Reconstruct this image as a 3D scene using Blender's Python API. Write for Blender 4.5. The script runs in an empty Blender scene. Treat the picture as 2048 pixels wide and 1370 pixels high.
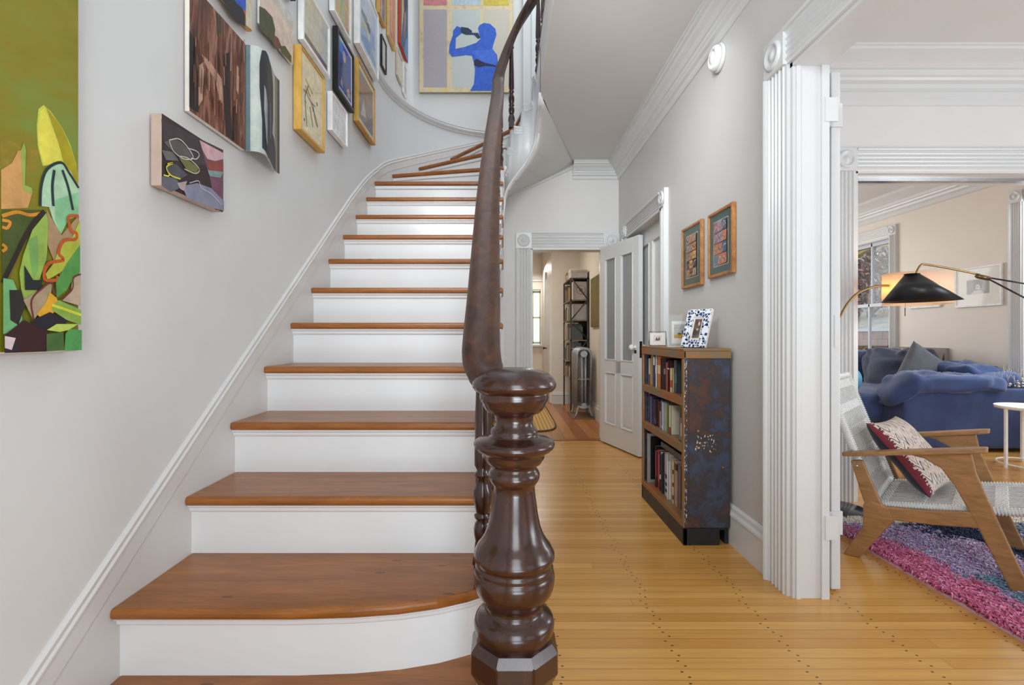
import bpy, bmesh, math, random
from mathutils import Vector, Matrix
random.seed(7)
C = bpy.context.scene
COL = C.collection
# ------------------------------------------------------------------ camera
F = 990.0; CX = 1008.0; CY = 672.0; EYE = 1.1
cam = bpy.data.cameras.new('camera'); camo = bpy.data.objects.new('camera', cam); COL.objects.link(camo)
camo.location = (0, 0, EYE); camo.rotation_euler = (math.pi/2, 0, 0)
cam.sensor_width = 36; cam.lens = 36*F/2048; cam.shift_x = 16/2048; cam.shift_y = -13/2048; cam.clip_start = .02
C.camera = camo
# ------------------------------------------------------------------ world, lights, exposure
w = bpy.data.worlds.new('sky'); C.world = w; w.use_nodes = True
w.node_tree.nodes['Background'].inputs[0].default_value = (.84, .93, 1, 1)
w.node_tree.nodes['Background'].inputs[1].default_value = .95
C.view_settings.view_transform = 'Standard'; C.view_settings.look = 'None'
C.view_settings.gamma = 1; C.view_settings.use_curve_mapping = False
C.view_settings.exposure = 0.31
C.cycles.max_bounces = 10; C.cycles.diffuse_bounces = 6
def area(name, loc, target, sx, sy, power, col=(1, 1, 1), spread=180):
    l = bpy.data.lights.new(name, 'AREA'); l.shape = 'RECTANGLE'; l.size = sx; l.size_y = sy; l.energy = power; l.color = col
    l.spread = math.radians(spread)
    o = bpy.data.objects.new(name, l); COL.objects.link(o); o.location = loc
    o.rotation_euler = (Vector(target)-Vector(loc)).to_track_quat('-Z', 'Y').to_euler(); return o
DAY = (.86, .94, 1)
area('daylight_front_door', (.3, -1.6, 1.7), (.2, 3, 1.3), 1.1, 1.9, 34, DAY)
area('entry_uplight_fill', (.4, -1.0, .3), (.6, 1.7, 2.9), 1.0, .6, 13, (.80, .91, 1), 95)  # added fill: unseen uplight that brightens the hall ceiling
area('hall_fill', (.5, 2.3, 2.86), (.85, 5.2, .7), .6, .3, 9, (.95, .98, 1), 110)  # added fill for the back of the hall, no fixture modelled
area('stairwell_fill', (-.7, .6, 2.7), (1.2, 4.2, 1.7), .8, .8, 10, (.90, .96, 1), 85)  # unseen lamp put in to light the right wall more evenly
area('daylight_parlor_window', (5.0, .2, 1.6), (-1, 1.3, .9), 1.1, 1.8, 34, (.86, .94, 1))
area('parlor_uplight_fill', (4.6, .9, .9), (3.0, 3.0, 2.9), 1.4, 1.2, 20, (.8, .92, 1))  # unseen uplight added inside the parlor to lift its ceiling and partition
area('daylight_landing', (.9, 4.6, 4.9), (-.4, 4.4, 3.2), .8, 1.4, 12, DAY)
area('daylight_far_window', (5.25, 4.4, 1.75), (2.5, 5.2, .6), .8, 1.5, 30, DAY)
area('far_room_fill', (3.2, 8.3, 1.8), (3.6, 5, .9), 2.0, 1.8, 42, (.97, .97, .97))  # unseen area lamp added to brighten the far room
area('kitchen_fill', (.1, 6.9, 2.5), (.3, 6.9, 0), .5, .5, 16, (1, .92, .80))  # fill added because the closed kitchen would be dim, no fitting in view
area('back_passage_light', (.55, 9.4, 2.4), (.55, 9.2, 0), .3, .3, 9, (1, .96, .9))
# ------------------------------------------------------------------ materials
def lin(c):
    f = lambda v: v/12.92 if v <= .04045 else ((v+.055)/1.055)**2.4
    return tuple(f(x/255) for x in c[:3])+(1,)
MC = {}
def nodes(name):
    m = bpy.data.materials.new(name); m.use_nodes = True; nt = m.node_tree
    return m, nt, nt.nodes['Principled BSDF']
def N(nt, t, **kw):
    n = nt.nodes.new(t)
    for k, v in kw.items(): setattr(n, k, v)
    return n
def mixc(nt, fac, a, b, mode='MIX'):
    n = N(nt, 'ShaderNodeMix', data_type='RGBA', blend_type=mode)
    for i, v in ((0, fac), (6, a), (7, b)):
        if hasattr(v, 'links') or hasattr(v, 'is_linked'): nt.links.new(v, n.inputs[i])
        else: n.inputs[i].default_value = v
    return n.outputs[2]
def mth(nt, op, a, b=None, c=None):
    n = N(nt, 'ShaderNodeMath', operation=op)
    for i, v in enumerate((a, b, c)):
        if v is None: continue
        if hasattr(v, 'is_linked'): nt.links.new(v, n.inputs[i])
        else: n.inputs[i].default_value = v
    return n.outputs[0]
def coords(nt, scale=(1, 1, 1), rot=(0, 0, 0), kind='Object'):
    t = N(nt, 'ShaderNodeTexCoord'); mp = N(nt, 'ShaderNodeMapping')
    mp.inputs['Scale'].default_value = scale; mp.inputs['Rotation'].default_value = rot
    nt.links.new(t.outputs[kind], mp.inputs[0]); return mp.outputs[0]
def noise(nt, vec, scale=5, detail=3, rough=.5, dist=0):
    n = N(nt, 'ShaderNodeTexNoise'); nt.links.new(vec, n.inputs['Vector'])
    n.inputs['Scale'].default_value = scale; n.inputs['Detail'].default_value = detail
    n.inputs['Roughness'].default_value = rough; n.inputs['Distortion'].default_value = dist
    return n.outputs['Fac']
def ramp(nt, fac, stops):
    r = N(nt, 'ShaderNodeValToRGB'); nt.links.new(fac, r.inputs[0]); e = r.color_ramp.elements
    while len(e) < len(stops): e.new(.5)
    for k, (p, c) in enumerate(stops): e[k].position = p; e[k].color = c
    return r.outputs[0]
def bump(nt, bs, h, dist=.002, strength=.5):
    b = N(nt, 'ShaderNodeBump'); b.inputs['Distance'].default_value = dist; b.inputs['Strength'].default_value = strength
    nt.links.new(h, b.inputs['Height']); nt.links.new(b.outputs[0], bs.inputs['Normal'])
def plain(c, rough=.5, metal=0, var=.06, sc=14, bmp=0, coat=0, name=None, scale=(1, 1, 1)):
    k = ('p', tuple(c), rough, metal, var, sc, bmp, coat, scale)
    if k in MC: return MC[k]
    m, nt, bs = nodes(name or 'paint'); v = coords(nt, scale)
    nf = noise(nt, v, sc, 4, .6); L = lin(c)
    d = tuple(x*(1-var*1.6) for x in L[:3])+(1,); u = tuple(min(1, x*(1+var*1.6)) for x in L[:3])+(1,)
    nt.links.new(ramp(nt, nf, [(.3, d), (.7, u)]), bs.inputs['Base Color'])
    bs.inputs['Roughness'].default_value = rough; bs.inputs['Metallic'].default_value = metal
    bs.inputs['Coat Weight'].default_value = coat
    if bmp: bump(nt, bs, noise(nt, v, sc*6, 3), bmp, .6)
    MC[k] = m; return m
def wood(c1, c2, rough=.35, grain=(1.2, 14, 14), sc=3, coat=.2, knots=0, name='wood'):
    k = ('w', tuple(c1), tuple(c2), rough, grain, sc, coat, knots)
    if k in MC: return MC[k]
    m, nt, bs = nodes(name); v = coords(nt, grain)
    a = noise(nt, v, sc, 5, .6, .8); b = noise(nt, v, sc*6, 3, .6)
    col = ramp(nt, a, [(.28, lin(c1)), (.72, lin(c2))])
    dk = tuple(x*.6 for x in lin(c1)[:3])+(1,)
    col = mixc(nt, mth(nt, 'MULTIPLY', mth(nt, 'SUBTRACT', b, .45), .9), col, dk)
    if knots:
        vo = N(nt, 'ShaderNodeTexVoronoi'); nt.links.new(coords(nt, (3.1, 9, 9)), vo.inputs['Vector']); vo.inputs['Scale'].default_value = 1.6
        kf = mth(nt, 'LESS_THAN', vo.outputs['Distance'], .085)
        col = mixc(nt, mth(nt, 'MULTIPLY', kf, .55), col, lin((60, 32, 16)))
    nt.links.new(col, bs.inputs['Base Color'])
    bs.inputs['Roughness'].default_value = rough; bs.inputs['Coat Weight'].default_value = coat; bs.inputs['Coat Roughness'].default_value = .15
    MC[k] = m; return m
def glassy(name='picture_glass', tint=(1, 1, 1, 1), amount=.10):
    m, nt, bs = nodes(name); nt.nodes.remove(bs)
    t = N(nt, 'ShaderNodeBsdfTransparent'); g = N(nt, 'ShaderNodeBsdfGlossy'); g.inputs['Roughness'].default_value = .05
    t.inputs[0].default_value = tint
    mx = N(nt, 'ShaderNodeMixShader'); fr = N(nt, 'ShaderNodeLayerWeight'); fr.inputs[0].default_value = .5
    nt.links.new(mth(nt, 'ADD', mth(nt, 'MULTIPLY', mth(nt, 'POWER', fr.outputs['Facing'], 4), amount*3), amount*.2), mx.inputs[0])
    nt.links.new(t.outputs[0], mx.inputs[1]); nt.links.new(g.outputs[0], mx.inputs[2])
    nt.links.new(mx.outputs[0], nt.nodes['Material Output'].inputs[0]); return m
def floor_mat():
    m, nt, bs = nodes('maple_strip_floor'); v = coords(nt)
    sp = N(nt, 'ShaderNodeSeparateXYZ'); nt.links.new(v, sp.inputs[0]); X, Y = sp.outputs[0], sp.outputs[1]
    bw = .0545
    row = mth(nt, 'FLOOR', mth(nt, 'DIVIDE', Y, bw)); fy = mth(nt, 'FRACT', mth(nt, 'DIVIDE', Y, bw))
    wn = N(nt, 'ShaderNodeTexWhiteNoise', noise_dimensions='1D'); nt.links.new(row, wn.inputs['W'])
    xo = mth(nt, 'ADD', X, mth(nt, 'MULTIPLY', wn.outputs['Value'], 4.3))
    cell = mth(nt, 'FLOOR', mth(nt, 'DIVIDE', xo, 4.3)); fx = mth(nt, 'FRACT', mth(nt, 'DIVIDE', xo, 4.3))
    w2 = N(nt, 'ShaderNodeTexWhiteNoise', noise_dimensions='2D'); cb = N(nt, 'ShaderNodeCombineXYZ')
    nt.links.new(row, cb.inputs[0]); nt.links.new(cell, cb.inputs[1]); nt.links.new(cb.outputs[0], w2.inputs['Vector'])
    base = ramp(nt, w2.outputs['Value'], [(0, lin((204, 146, 70))), (.35, lin((216, 160, 80))), (.7, lin((226, 172, 94))), (1, lin((210, 152, 74)))])
    gv = N(nt, 'ShaderNodeCombineXYZ'); nt.links.new(mth(nt, 'MULTIPLY', X, 2.2), gv.inputs[0])
    nt.links.new(mth(nt, 'MULTIPLY', Y, 46), gv.inputs[1]); nt.links.new(mth(nt, 'MULTIPLY', w2.outputs['Value'], 31), gv.inputs[2])
    g = noise(nt, gv.outputs[0], 1.0, 4, .6, .5)
    col = mixc(nt, mth(nt, 'MULTIPLY', mth(nt, 'SUBTRACT', g, .35), .75), base, lin((168, 110, 56)))
    blot = noise(nt, coords(nt, (1.5, 6, 1)), 2.5, 3)
    col = mixc(nt, mth(nt, 'MULTIPLY', mth(nt, 'SUBTRACT', blot, .5), .5), col, lin((160, 100, 52)))
    gap = mth(nt, 'LESS_THAN', fy, .03); col = mixc(nt, mth(nt, 'MULTIPLY', gap, .8), col, lin((92, 56, 26)))
    ge = mth(nt, 'LESS_THAN', fx, .0005); col = mixc(nt, mth(nt, 'MULTIPLY', ge, .5), col, lin((92, 56, 26)))
    # nail pairs along the joist lines
    jw = N(nt, 'ShaderNodeTexWhiteNoise', noise_dimensions='1D'); nt.links.new(mth(nt, 'ADD', row, 77.3), jw.inputs['W'])
    xn = mth(nt, 'ADD', X, mth(nt, 'MULTIPLY', jw.outputs['Value'], .03))
    nails = None
    for off, fyc in ((.0, .28), (.016, .74)):
        dx = mth(nt, 'SUBTRACT', mth(nt, 'MULTIPLY', mth(nt, 'FRACT', mth(nt, 'DIVIDE', mth(nt, 'ADD', xn, off), .41)), .41), .2)
        dy = mth(nt, 'MULTIPLY', mth(nt, 'SUBTRACT', fy, fyc), bw)
        d = mth(nt, 'ADD', mth(nt, 'POWER', mth(nt, 'DIVIDE', dx, 1.5), 2), mth(nt, 'POWER', dy, 2))
        t = mth(nt, 'LESS_THAN', d, .0034**2); nails = t if nails is None else mth(nt, 'MAXIMUM', nails, t)
    col = mixc(nt, mth(nt, 'MULTIPLY', nails, .85), col, lin((48, 28, 16)))
    nt.links.new(col, bs.inputs['Base Color']); bs.inputs['Roughness'].default_value = .27
    bs.inputs['Coat Weight'].default_value = .1; bs.inputs['Coat Roughness'].default_value = .12
    bump(nt, bs, mth(nt, 'SUBTRACT', mth(nt, 'MULTIPLY', g, .3), gap), .0012, .35); return m
def pine_mat():
    m, nt, bs = nodes('old_pine_floor'); v = coords(nt)
    sp = N(nt, 'ShaderNodeSeparateXYZ'); nt.links.new(v, sp.inputs[0]); X, Y = sp.outputs[0], sp.outputs[1]
    row = mth(nt, 'FLOOR', mth(nt, 'DIVIDE', X, .13)); fx = mth(nt, 'FRACT', mth(nt, 'DIVIDE', X, .13))
    wn = N(nt, 'ShaderNodeTexWhiteNoise', noise_dimensions='1D'); nt.links.new(row, wn.inputs['W'])
    base = ramp(nt, wn.outputs['Value'], [(0, lin((168, 106, 52))), (.5, lin((190, 128, 68))), (1, lin((150, 90, 44)))])
    g = noise(nt, coords(nt, (40, 2, 1)), 1, 4, .6, .5)
    col = mixc(nt, mth(nt, 'MULTIPLY', mth(nt, 'SUBTRACT', g, .35), .9), base, lin((120, 70, 34)))
    col = mixc(nt, mth(nt, 'MULTIPLY', mth(nt, 'LESS_THAN', fx, .04), .8), col, lin((60, 34, 16)))
    nt.links.new(col, bs.inputs['Base Color']); bs.inputs['Roughness'].default_value = .3; return m
def rust_mat(name, a, b, c, sc=7, rough=.5, stretch=(1, 1, 1)):
    m, nt, bs = nodes(name); v = coords(nt, stretch)
    n1 = noise(nt, v, sc, 6, .65, .4); n2 = noise(nt, v, sc*5, 5, .7); n3 = noise(nt, v, sc*.45, 3, .5)
    mx = mth(nt, 'ADD', mth(nt, 'MULTIPLY', n1, .6), mth(nt, 'MULTIPLY', n3, .4))
    col = ramp(nt, mx, [(.40, lin(a)), (.50, lin(b)), (.60, lin(c))])
    sp = ramp(nt, n2, [(.60, (0, 0, 0, 1)), (.68, (1, 1, 1, 1))])
    col = mixc(nt, mth(nt, 'MULTIPLY', sp, .55), col, lin(c))
    nt.links.new(col, bs.inputs['Base Color']); bs.inputs['Roughness'].default_value = rough; bs.inputs['Metallic'].default_value = .35
    bump(nt, bs, n2, .002, .5); return m
def cloth(c1, c2, sc=220, name='woven_fabric', rough=.9, var=3):
    k = ('c', tuple(c1), tuple(c2), sc, var)
    if k in MC: return MC[k]
    m, nt, bs = nodes(name); v = coords(nt)
    a = noise(nt, v, sc, 2, .5); b = noise(nt, v, var, 4, .6)
    col = mixc(nt, ramp(nt, b, [(.35, (0, 0, 0, 1)), (.65, (1, 1, 1, 1))]), lin(c1), lin(c2))
    dk = tuple(x*.75 for x in lin(c1)[:3])+(1,)
    col = mixc(nt, mth(nt, 'MULTIPLY', a, .3), col, dk)
    nt.links.new(col, bs.inputs['Base Color']); bs.inputs['Roughness'].default_value = rough
    bs.inputs['Sheen Weight'].default_value = .25; bump(nt, bs, a, .002, .4); MC[k] = m; return m
WALL = plain((221, 219, 217), .42, var=.012, sc=3, name='wall_paint')
WALLR = plain((204, 202, 199), .42, var=.012, sc=3, name='grey_wall_paint')
CREAM = plain((222, 214, 203), .5, var=.012, sc=3, name='cream_wall_paint')
TRIM = plain((213, 214, 214), .28, var=.01, sc=5, name='gloss_white_trim')
TRIMB = plain((220, 221, 221), .3, var=.01, sc=5, name='cool_white_trim')
CEIL = plain((214, 213, 211), .6, var=.01, sc=3, name='ceiling_paint')
STEPW = plain((238, 240, 241), .22, var=.012, sc=5, name='riser_gloss_paint')
TREAD = wood((130, 76, 28), (174, 108, 46), .34, (1.6, 12, 12), 2.2, .1, 1, 'pine_tread')
NOSE = TREAD
MAHOG = wood((38, 19, 14), (70, 36, 24), .25, (9, 9, 1.3), 3, .45, 0, 'dark_mahogany')
MAHOG2 = wood((40, 23, 17), (92, 55, 36), .42, (9, 1.3, 9), 3, .05, 0, 'handrail_mahogany')
TEAK = wood((134, 96, 56), (172, 126, 78), .42, (2, 2, 9), 5, .05, 0, 'teak')
OAK = wood((140, 84, 40), (196, 136, 72), .35, (3, 3, 3), 6, .2, 0, 'oak_frame')
GOLD = plain((204, 158, 72), .45, var=.1, sc=20, scale=(3, 3, .6), name='pale_gilt_wood')
FLOOR = floor_mat(); PINE = pine_mat()
GLASS = glassy()
BRASS = plain((150, 124, 80), .3, .95, name='brass')
BLACKM = plain((24, 24, 27), .4, .2, name='black_metal')
WHITEP = plain((238, 238, 236), .5, name='white_paint')
CORD = plain((226, 226, 224), .6, var=.05, sc=60, name='white_cord')
PAGES = plain((226, 216, 196), .8, var=.08, sc=40, scale=(1, 1, 1), name='page_edges')
# ------------------------------------------------------------------ mesh helpers
class MB:
    def __init__(s): s.bm = bmesh.new(); s.m = 0
    def mat(s, i): s.m = i; return s
    def face(s, vs, smooth=False):
        try:
            f = s.bm.faces.new([v if isinstance(v, bmesh.types.BMVert) else s.bm.verts.new(v) for v in vs])
            f.material_index = s.m; f.smooth = smooth; return f
        except ValueError: return None
    def box(s, x0, x1, y0, y1, z0, z1):
        v = [s.bm.verts.new(p) for p in ((x0, y0, z0), (x1, y0, z0), (x1, y1, z0), (x0, y1, z0), (x0, y0, z1), (x1, y0, z1), (x1, y1, z1), (x0, y1, z1))]
        for f in ((0, 3, 2, 1), (4, 5, 6, 7), (0, 1, 5, 4), (1, 2, 6, 5), (2, 3, 7, 6), (3, 0, 4, 7)): s.face([v[i] for i in f])
        return s
    def prism(s, poly, a, b, ax='z'):
        """extrude a 2D polygon from a to b; ax z: (x,y), y: (x,z), x: (y,z)"""
        P = {'z': lambda p, h: (p[0], p[1], h), 'y': lambda p, h: (p[0], h, p[1]), 'x': lambda p, h: (h, p[0], p[1])}[ax]
        A = [s.bm.verts.new(P(p, a)) for p in poly]; B = [s.bm.verts.new(P(p, b)) for p in poly]
        s.face(A[::-1]); s.face(B)
        for i in range(len(poly)): j = (i+1) % len(poly); s.face([A[i], A[j], B[j], B[i]])
        return s
    def lathe(s, prof, c=(0, 0, 0), seg=32, ax='z', rot=0, smooth=True, sy=1):
        rings = []
        for r, h in prof:
            ring = []
            for k in range(seg):
                a = rot+2*math.pi*k/seg; x, y = r*math.cos(a), r*math.sin(a)*sy
                p = {'z': (x, y, h), 'x': (h, x, y), 'y': (x, h, y)}[ax]
                ring.append(s.bm.verts.new((p[0]+c[0], p[1]+c[1], p[2]+c[2])))
            rings.append(ring)
        for A, B in zip(rings, rings[1:]):
            for k in range(seg): j = (k+1) % seg; s.face([A[k], A[j], B[j], B[k]], smooth)
        s.face(rings[0][::-1]); s.face(rings[-1]); return s
    def sweep(s, prof, path, closed=False, up=(0, 0, 1), smooth=False, vert=True):
        """profile (side, up) along path; vert keeps the section's side axis level"""
        path = [Vector(p) for p in path]; n = len(path); rings = []
        for i, p in enumerate(path):
            t = (path[(i+1) % n]-path[i-1]) if closed else (path[min(i+1, n-1)]-path[max(i-1, 0)])
            t.normalize(); u0 = Vector(up); side = t.cross(u0)
            if side.length < 1e-4: side = Vector((1, 0, 0))
            side.normalize(); u = side.cross(t).normalized()
            if not vert: u = u0
            k = 1
            if 0 < i < n-1 or closed:
                a = (path[i]-path[i-1]).normalized(); k = 1/max(.4, a.dot(t))
            rings.append([s.bm.verts.new(p+side*q[0]*k+u*q[1]) for q in prof])
        m = len(prof); last = n if closed else n-1
        for i in range(last):
            A, B = rings[i], rings[(i+1) % n]
            for k in range(m): j = (k+1) % m; s.face([A[k], A[j], B[j], B[k]], smooth)
        if not closed: s.face(rings[0][::-1]); s.face(rings[-1])
        return s
    def tube(s, path, r, seg=8, closed=False):
        path = [Vector(p) for p in path]
        d = (path[-1]-path[0]); up = (0, 0, 1) if abs(d.normalized().z) < .95 or closed else (0, 1, 0)
        if closed: up = (.01, .02, 1)
        return s.sweep([(r*math.cos(2*math.pi*k/seg), r*math.sin(2*math.pi*k/seg)) for k in range(seg)], path, closed, up, True)
    def build(s, name, mats, parent=None, bevel=0, seg=2, subd=0, loc=None, rz=0, autos=False):
        bmesh.ops.recalc_face_normals(s.bm, faces=s.bm.faces)
        me = bpy.data.meshes.new(name); s.bm.to_mesh(me); s.bm.free()
        for m in (mats if isinstance(mats, (list, tuple)) else [mats]): me.materials.append(m)
        o = bpy.data.objects.new(name, me); COL.objects.link(o)
        if parent is not None: o.parent = parent
        if loc: o.location = loc
        o.rotation_euler.z = rz
        if bevel:
            b = o.modifiers.new('bevel', 'BEVEL'); b.width = bevel; b.segments = seg; b.limit_method = 'ANGLE'; b.angle_limit = math.radians(40); b.harden_normals = False
        if subd: b = o.modifiers.new('subsurf', 'SUBSURF'); b.levels = subd; b.render_levels = subd
        return o
def tag(o, label=None, cat=None, group=None, kind=None):
    for k, v in (('label', label), ('category', cat), ('group', group), ('kind', kind)):
        if v: o[k] = v
    return o
def thing(name, label, cat, loc=(0, 0, 0), rz=0, group=None):
    o = bpy.data.objects.new(name, None); COL.objects.link(o); o.empty_display_size = .05
    o.location = loc; o.rotation_euler = (0, 0, rz); return tag(o, label, cat, group)
def struct(name, mb, mats, **k): return tag(mb.build(name, mats, **k), kind='structure')
def smooth_path(pts, n=6):
    """Catmull-Rom through the points"""
    P = [Vector(p) for p in pts]; P = [2*P[0]-P[1]]+P+[2*P[-1]-P[-2]]; out = []
    for i in range(1, len(P)-2):
        for k in range(n):
            t = k/n; a, b, c, d = P[i-1], P[i], P[i+1], P[i+2]
            out.append(.5*((2*b)+(c-a)*t+(2*a-5*b+4*c-d)*t*t+(3*b-a-3*c+d)*t**3))
    out.append(P[-2]); return out
# ------------------------------------------------------------------ plan of the house
XL = -1.03; XR = 1.21; YB = 5.22; ZC = 2.91; XPW = 1.347   # hall walls, hall end, ceiling, parlor face of the wall
WELLX = .27; WC = (.135, 4.15); WR = .135
EA, EB = 1.03, YB-4.0                                        # the rounded corner of the stair hall
def ell(t): return (-EA*math.cos(t), 4.0+EB*math.sin(t))     # t 0..pi/2
arc = [ell(math.pi/2*k/28) for k in range(29)]
# left wall, straight then swept round into the end wall
mb = MB()
inner = [(XL, -1.8)]+[(XL, 0), (XL, 2), (XL, 3.2), (XL, 3.7)]+arc
outer = [(x-.12 if y < 4 else x*1.12, y+(.0 if y < 4 else .12)) for x, y in inner]
A = [[mb.bm.verts.new((x, y, z)) for x, y in inner] for z in (0, 3.22)]
B = [[mb.bm.verts.new((x, y, z)) for x, y in outer] for z in (0, 3.22)]
for i in range(len(inner)-1):
    mb.face([A[0][i], A[0][i+1], A[1][i+1], A[1][i]], True); mb.face([B[0][i+1], B[0][i], B[1][i], B[1][i+1]])
    mb.face([A[1][i], A[1][i+1], B[1][i+1], B[1][i]])
wl = struct('wall_left', mb, WALL)
cr = [(XL, YB-.16)]+[(XL+.16-.16*math.cos(a), YB-.16+.16*math.sin(a)) for a in [math.pi/2*i/8 for i in range(9)]]+[(.0, YB)]
mb = MB(); mb.prism([(XL, -1.8)]+cr+[(0, YB+.12), (XL-.12, YB+.12), (XL-.12, -1.8)], 3.22, 5.8); struct('wall_upper_left', mb, WALL)
# end wall of the hall with the kitchen doorway
DX0, DX1, DZ = .289, 1.045, 2.02
mb = MB()
mb.box(0, DX0, YB, YB+.13, 0, 5.8); mb.box(DX1, XPW, YB, YB+.13, 0, 5.8); mb.box(DX0, DX1, YB, YB+.13, DZ, 5.8)
struct('wall_back', mb, WALL)
# right wall with the closed side door and the wide parlor opening
RD0, RD1, RDZ = 3.77, 4.83, 2.07; OPY, OPZ = 2.094, 2.25
mb = MB()
mb.box(XR, XPW, OPY, RD0, 0, ZC); mb.box(XR, XPW, RD1, YB, 0, ZC); mb.box(XR, XPW, RD0, RD1, RDZ, ZC)
mb.box(XR, XPW, -1.8, OPY, OPZ, ZC)
struct('wall_right', mb, WALLR)
mb = MB(); mb.box(WELLX, XPW, -1.8, YB, 3.25, 3.3)
mb.prism([(WELLX, -1.8), (XPW, -1.8), (XPW, YB), (.71, YB), (WELLX-.0, 3.66)], ZC, 3.25)
struct('ceiling', mb, CEIL)
mb = MB(); mb.box(XPW, 5.3, -1.8, 3.29, ZC, ZC+.1); mb.box(1.6, 5.3, 3.5, 8.6, ZC, ZC+.1)
struct('ceiling_parlor', mb, CEIL)
mb = MB(); mb.box(-1.15, 5.4, -1.95, 8.6, -.1, 0)
fl = struct('floor', mb, FLOOR)
mb = MB(); mb.box(-.6, 1.35, YB+.0, 10.6, .0, .004)
struct('floor_kitchen', mb, PINE)
mb = MB(); mb.box(-1.15, -.35, -1.95, -1.8, 0, 3.3); mb.box(.95, 2.0, -1.95, -1.8, 0, 3.3); mb.box(-.35, .95, -1.95, -1.8, 2.45, 3.3); mb.box(4.3, 5.4, -1.95, -1.8, 0, 3.3); mb.box(2.0, 4.3, -1.95, -1.8, 2.5, 3.3); mb.box(2.0, 4.3, -1.95, -1.8, 0, .5)
struct('wall_front', mb, WALL)
mb = MB(); mb.box(-1.15, WELLX, -1.8, .55, ZC, 3.3); struct('ceiling_entry', mb, CEIL)
# upper right wall above the landing, well side
mb = MB(); mb.box(1.21, 1.35, -1.8, YB, 3.3, 5.8); struct('wall_upper_right', mb, WALL)
# ------------------------------------------------------------------ mouldings
ntrim = [0]
def trim(mb, mats=None, **k):
    ntrim[0] += 1; return struct('trim_%d' % ntrim[0], mb, mats or TRIM, **k)
def flute(w, d=.022, n=4):
    """outline of a fluted casing board: (across, out)"""
    p = [(0, 0), (0, d+.012), (.008, d+.016), (.016, d+.012), (.018, d)]
    a, b = .024, w-.022; st = (b-a)/n
    for i in range(n):
        x = a+i*st; p += [(x, d), (x+st*.2, d-.007), (x+st*.5, d-.010), (x+st*.8, d-.007)]
    p += [(b, d), (w-.018, d), (w-.012, d-.006), (w, d-.008), (w, 0)]
    return p
def casing(u0, u1, z1, wd, plane, fixed, sgn, z0=0, sides=(1, 1), mats=None, rw=.8):
    """door casing on a wall; plane 'y': wall faces -Y at y=fixed, u is x; plane 'x': wall at x=fixed, u is y; sgn out direction"""
    mb = MB(); pr = flute(wd)
    def put(pts3):
        return [mb.bm.verts.new((u, fixed+sgn*o, z) if plane == 'y' else (fixed+sgn*o, u, z)) for u, o, z in pts3]
    def strip(fn, a, b):
        A = put([fn(w_, o, a) for w_, o in pr]); B = put([fn(w_, o, b) for w_, o in pr])
        for i in range(len(pr)-1): mb.face([A[i], A[i+1], B[i+1], B[i]])
        mb.face(A); mb.face(B)
    if sides[0]: strip(lambda w_, o, z: (u0-wd+w_, o, z), z0, z1)
    if sides[1]: strip(lambda w_, o, z: (u1+wd-w_, o, z), z0, z1)
    strip(lambda w_, o, u: (u, o, z1+wd-w_), u0, u1)
    for sd, c in ((sides[0], u0-wd/2), (sides[1], u1+wd/2)):
        if not sd: continue
        h = wd/2; zc = z1+wd/2
        for (r, o0, o1) in ((h, 0, .03),):
            V0 = put([(c-h, 0, zc-h), (c+h, 0, zc-h), (c+h, 0, zc+h), (c-h, 0, zc+h)]); V1 = put([(c-h, .031, zc-h), (c+h, .031, zc-h), (c+h, .031, zc+h), (c-h, .031, zc+h)])
            mb.face(V1)
            for i in range(4): j = (i+1) % 4; mb.face([V0[i], V0[j], V1[j], V1[i]])
        prev = None
        for r, o in ((.40, .031), (.38, .042), (.30, .044), (.26, .035), (.16, .034), (.12, .042), (.01, .045)):
            ring = put([(c+wd*r*math.cos(a), o, zc+wd*r*math.sin(a)) for a in [2*math.pi*k/20 for k in range(20)]])
            if prev:
                for k in range(20): mb.face([prev[k], prev[(k+1) % 20], ring[(k+1) % 20], ring[k]], True)
            prev = ring
        mb.face(prev)
    return trim(mb, mats)
def cornice_prof(pr, h):
    """(out from wall, down from ceiling)"""
    return [(0, 0), (pr, 0), (pr, -.012), (pr-.012, -.014), (pr-.014, -.03), (pr-.03, -.034), (pr*.72, -.045), (pr*.55, -.06), (pr*.42, -.082),
            (pr*.36, -.085), (pr*.34, -h*.62), (pr*.28, -h*.66), (pr*.26, -h*.74), (pr*.14, -h*.8), (pr*.12, -h*.93), (pr*.05, -h), (0, -h)]
def runmould(prof, p0, p1, out, mats=None, up=1):
    """straight run; prof (out, up) from p0 to p1 with outward unit vector"""
    mb = MB(); o = Vector(out)
    A = [mb.bm.verts.new(Vector(p0)+o*a+Vector((0, 0, b))) for a, b in prof]; B = [mb.bm.verts.new(Vector(p1)+o*a+Vector((0, 0, b))) for a, b in prof]
    for i in range(len(prof)): j = (i+1) % len(prof); mb.face([A[i], A[j], B[j], B[i]])
    mb.face(A); mb.face(B); return mb
def skirt_prof(h=.2, t=.018): return [(0, 0), (t, 0), (t, h*.72), (t+.006, h*.75), (t+.004, h*.80), (t-.004, h*.86), (t-.006, h*.95), (.004, h), (0, h)]
# hall cornice: along the right wall, across the end wall
cp = cornice_prof(.14, .165)
mb = MB()
path = [(XR, -1.8), (XR, YB), (.72, YB)]
rings = []
for (x, y, dx, dy) in ((XR, -1.8, -1, 0), (XR, YB, -1, -1), (.72, YB, 0, -1)):
    rings.append([mb.bm.verts.new((x+dx*a, y+dy*a, ZC+b)) for a, b in cp])
for A, B in zip(rings, rings[1:]):
    for i in range(len(cp)): j = (i+1) % len(cp); mb.face([A[i], A[j], B[j], B[i]])
mb.face(rings[0]); mb.face(rings[-1]); trim(mb)
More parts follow.
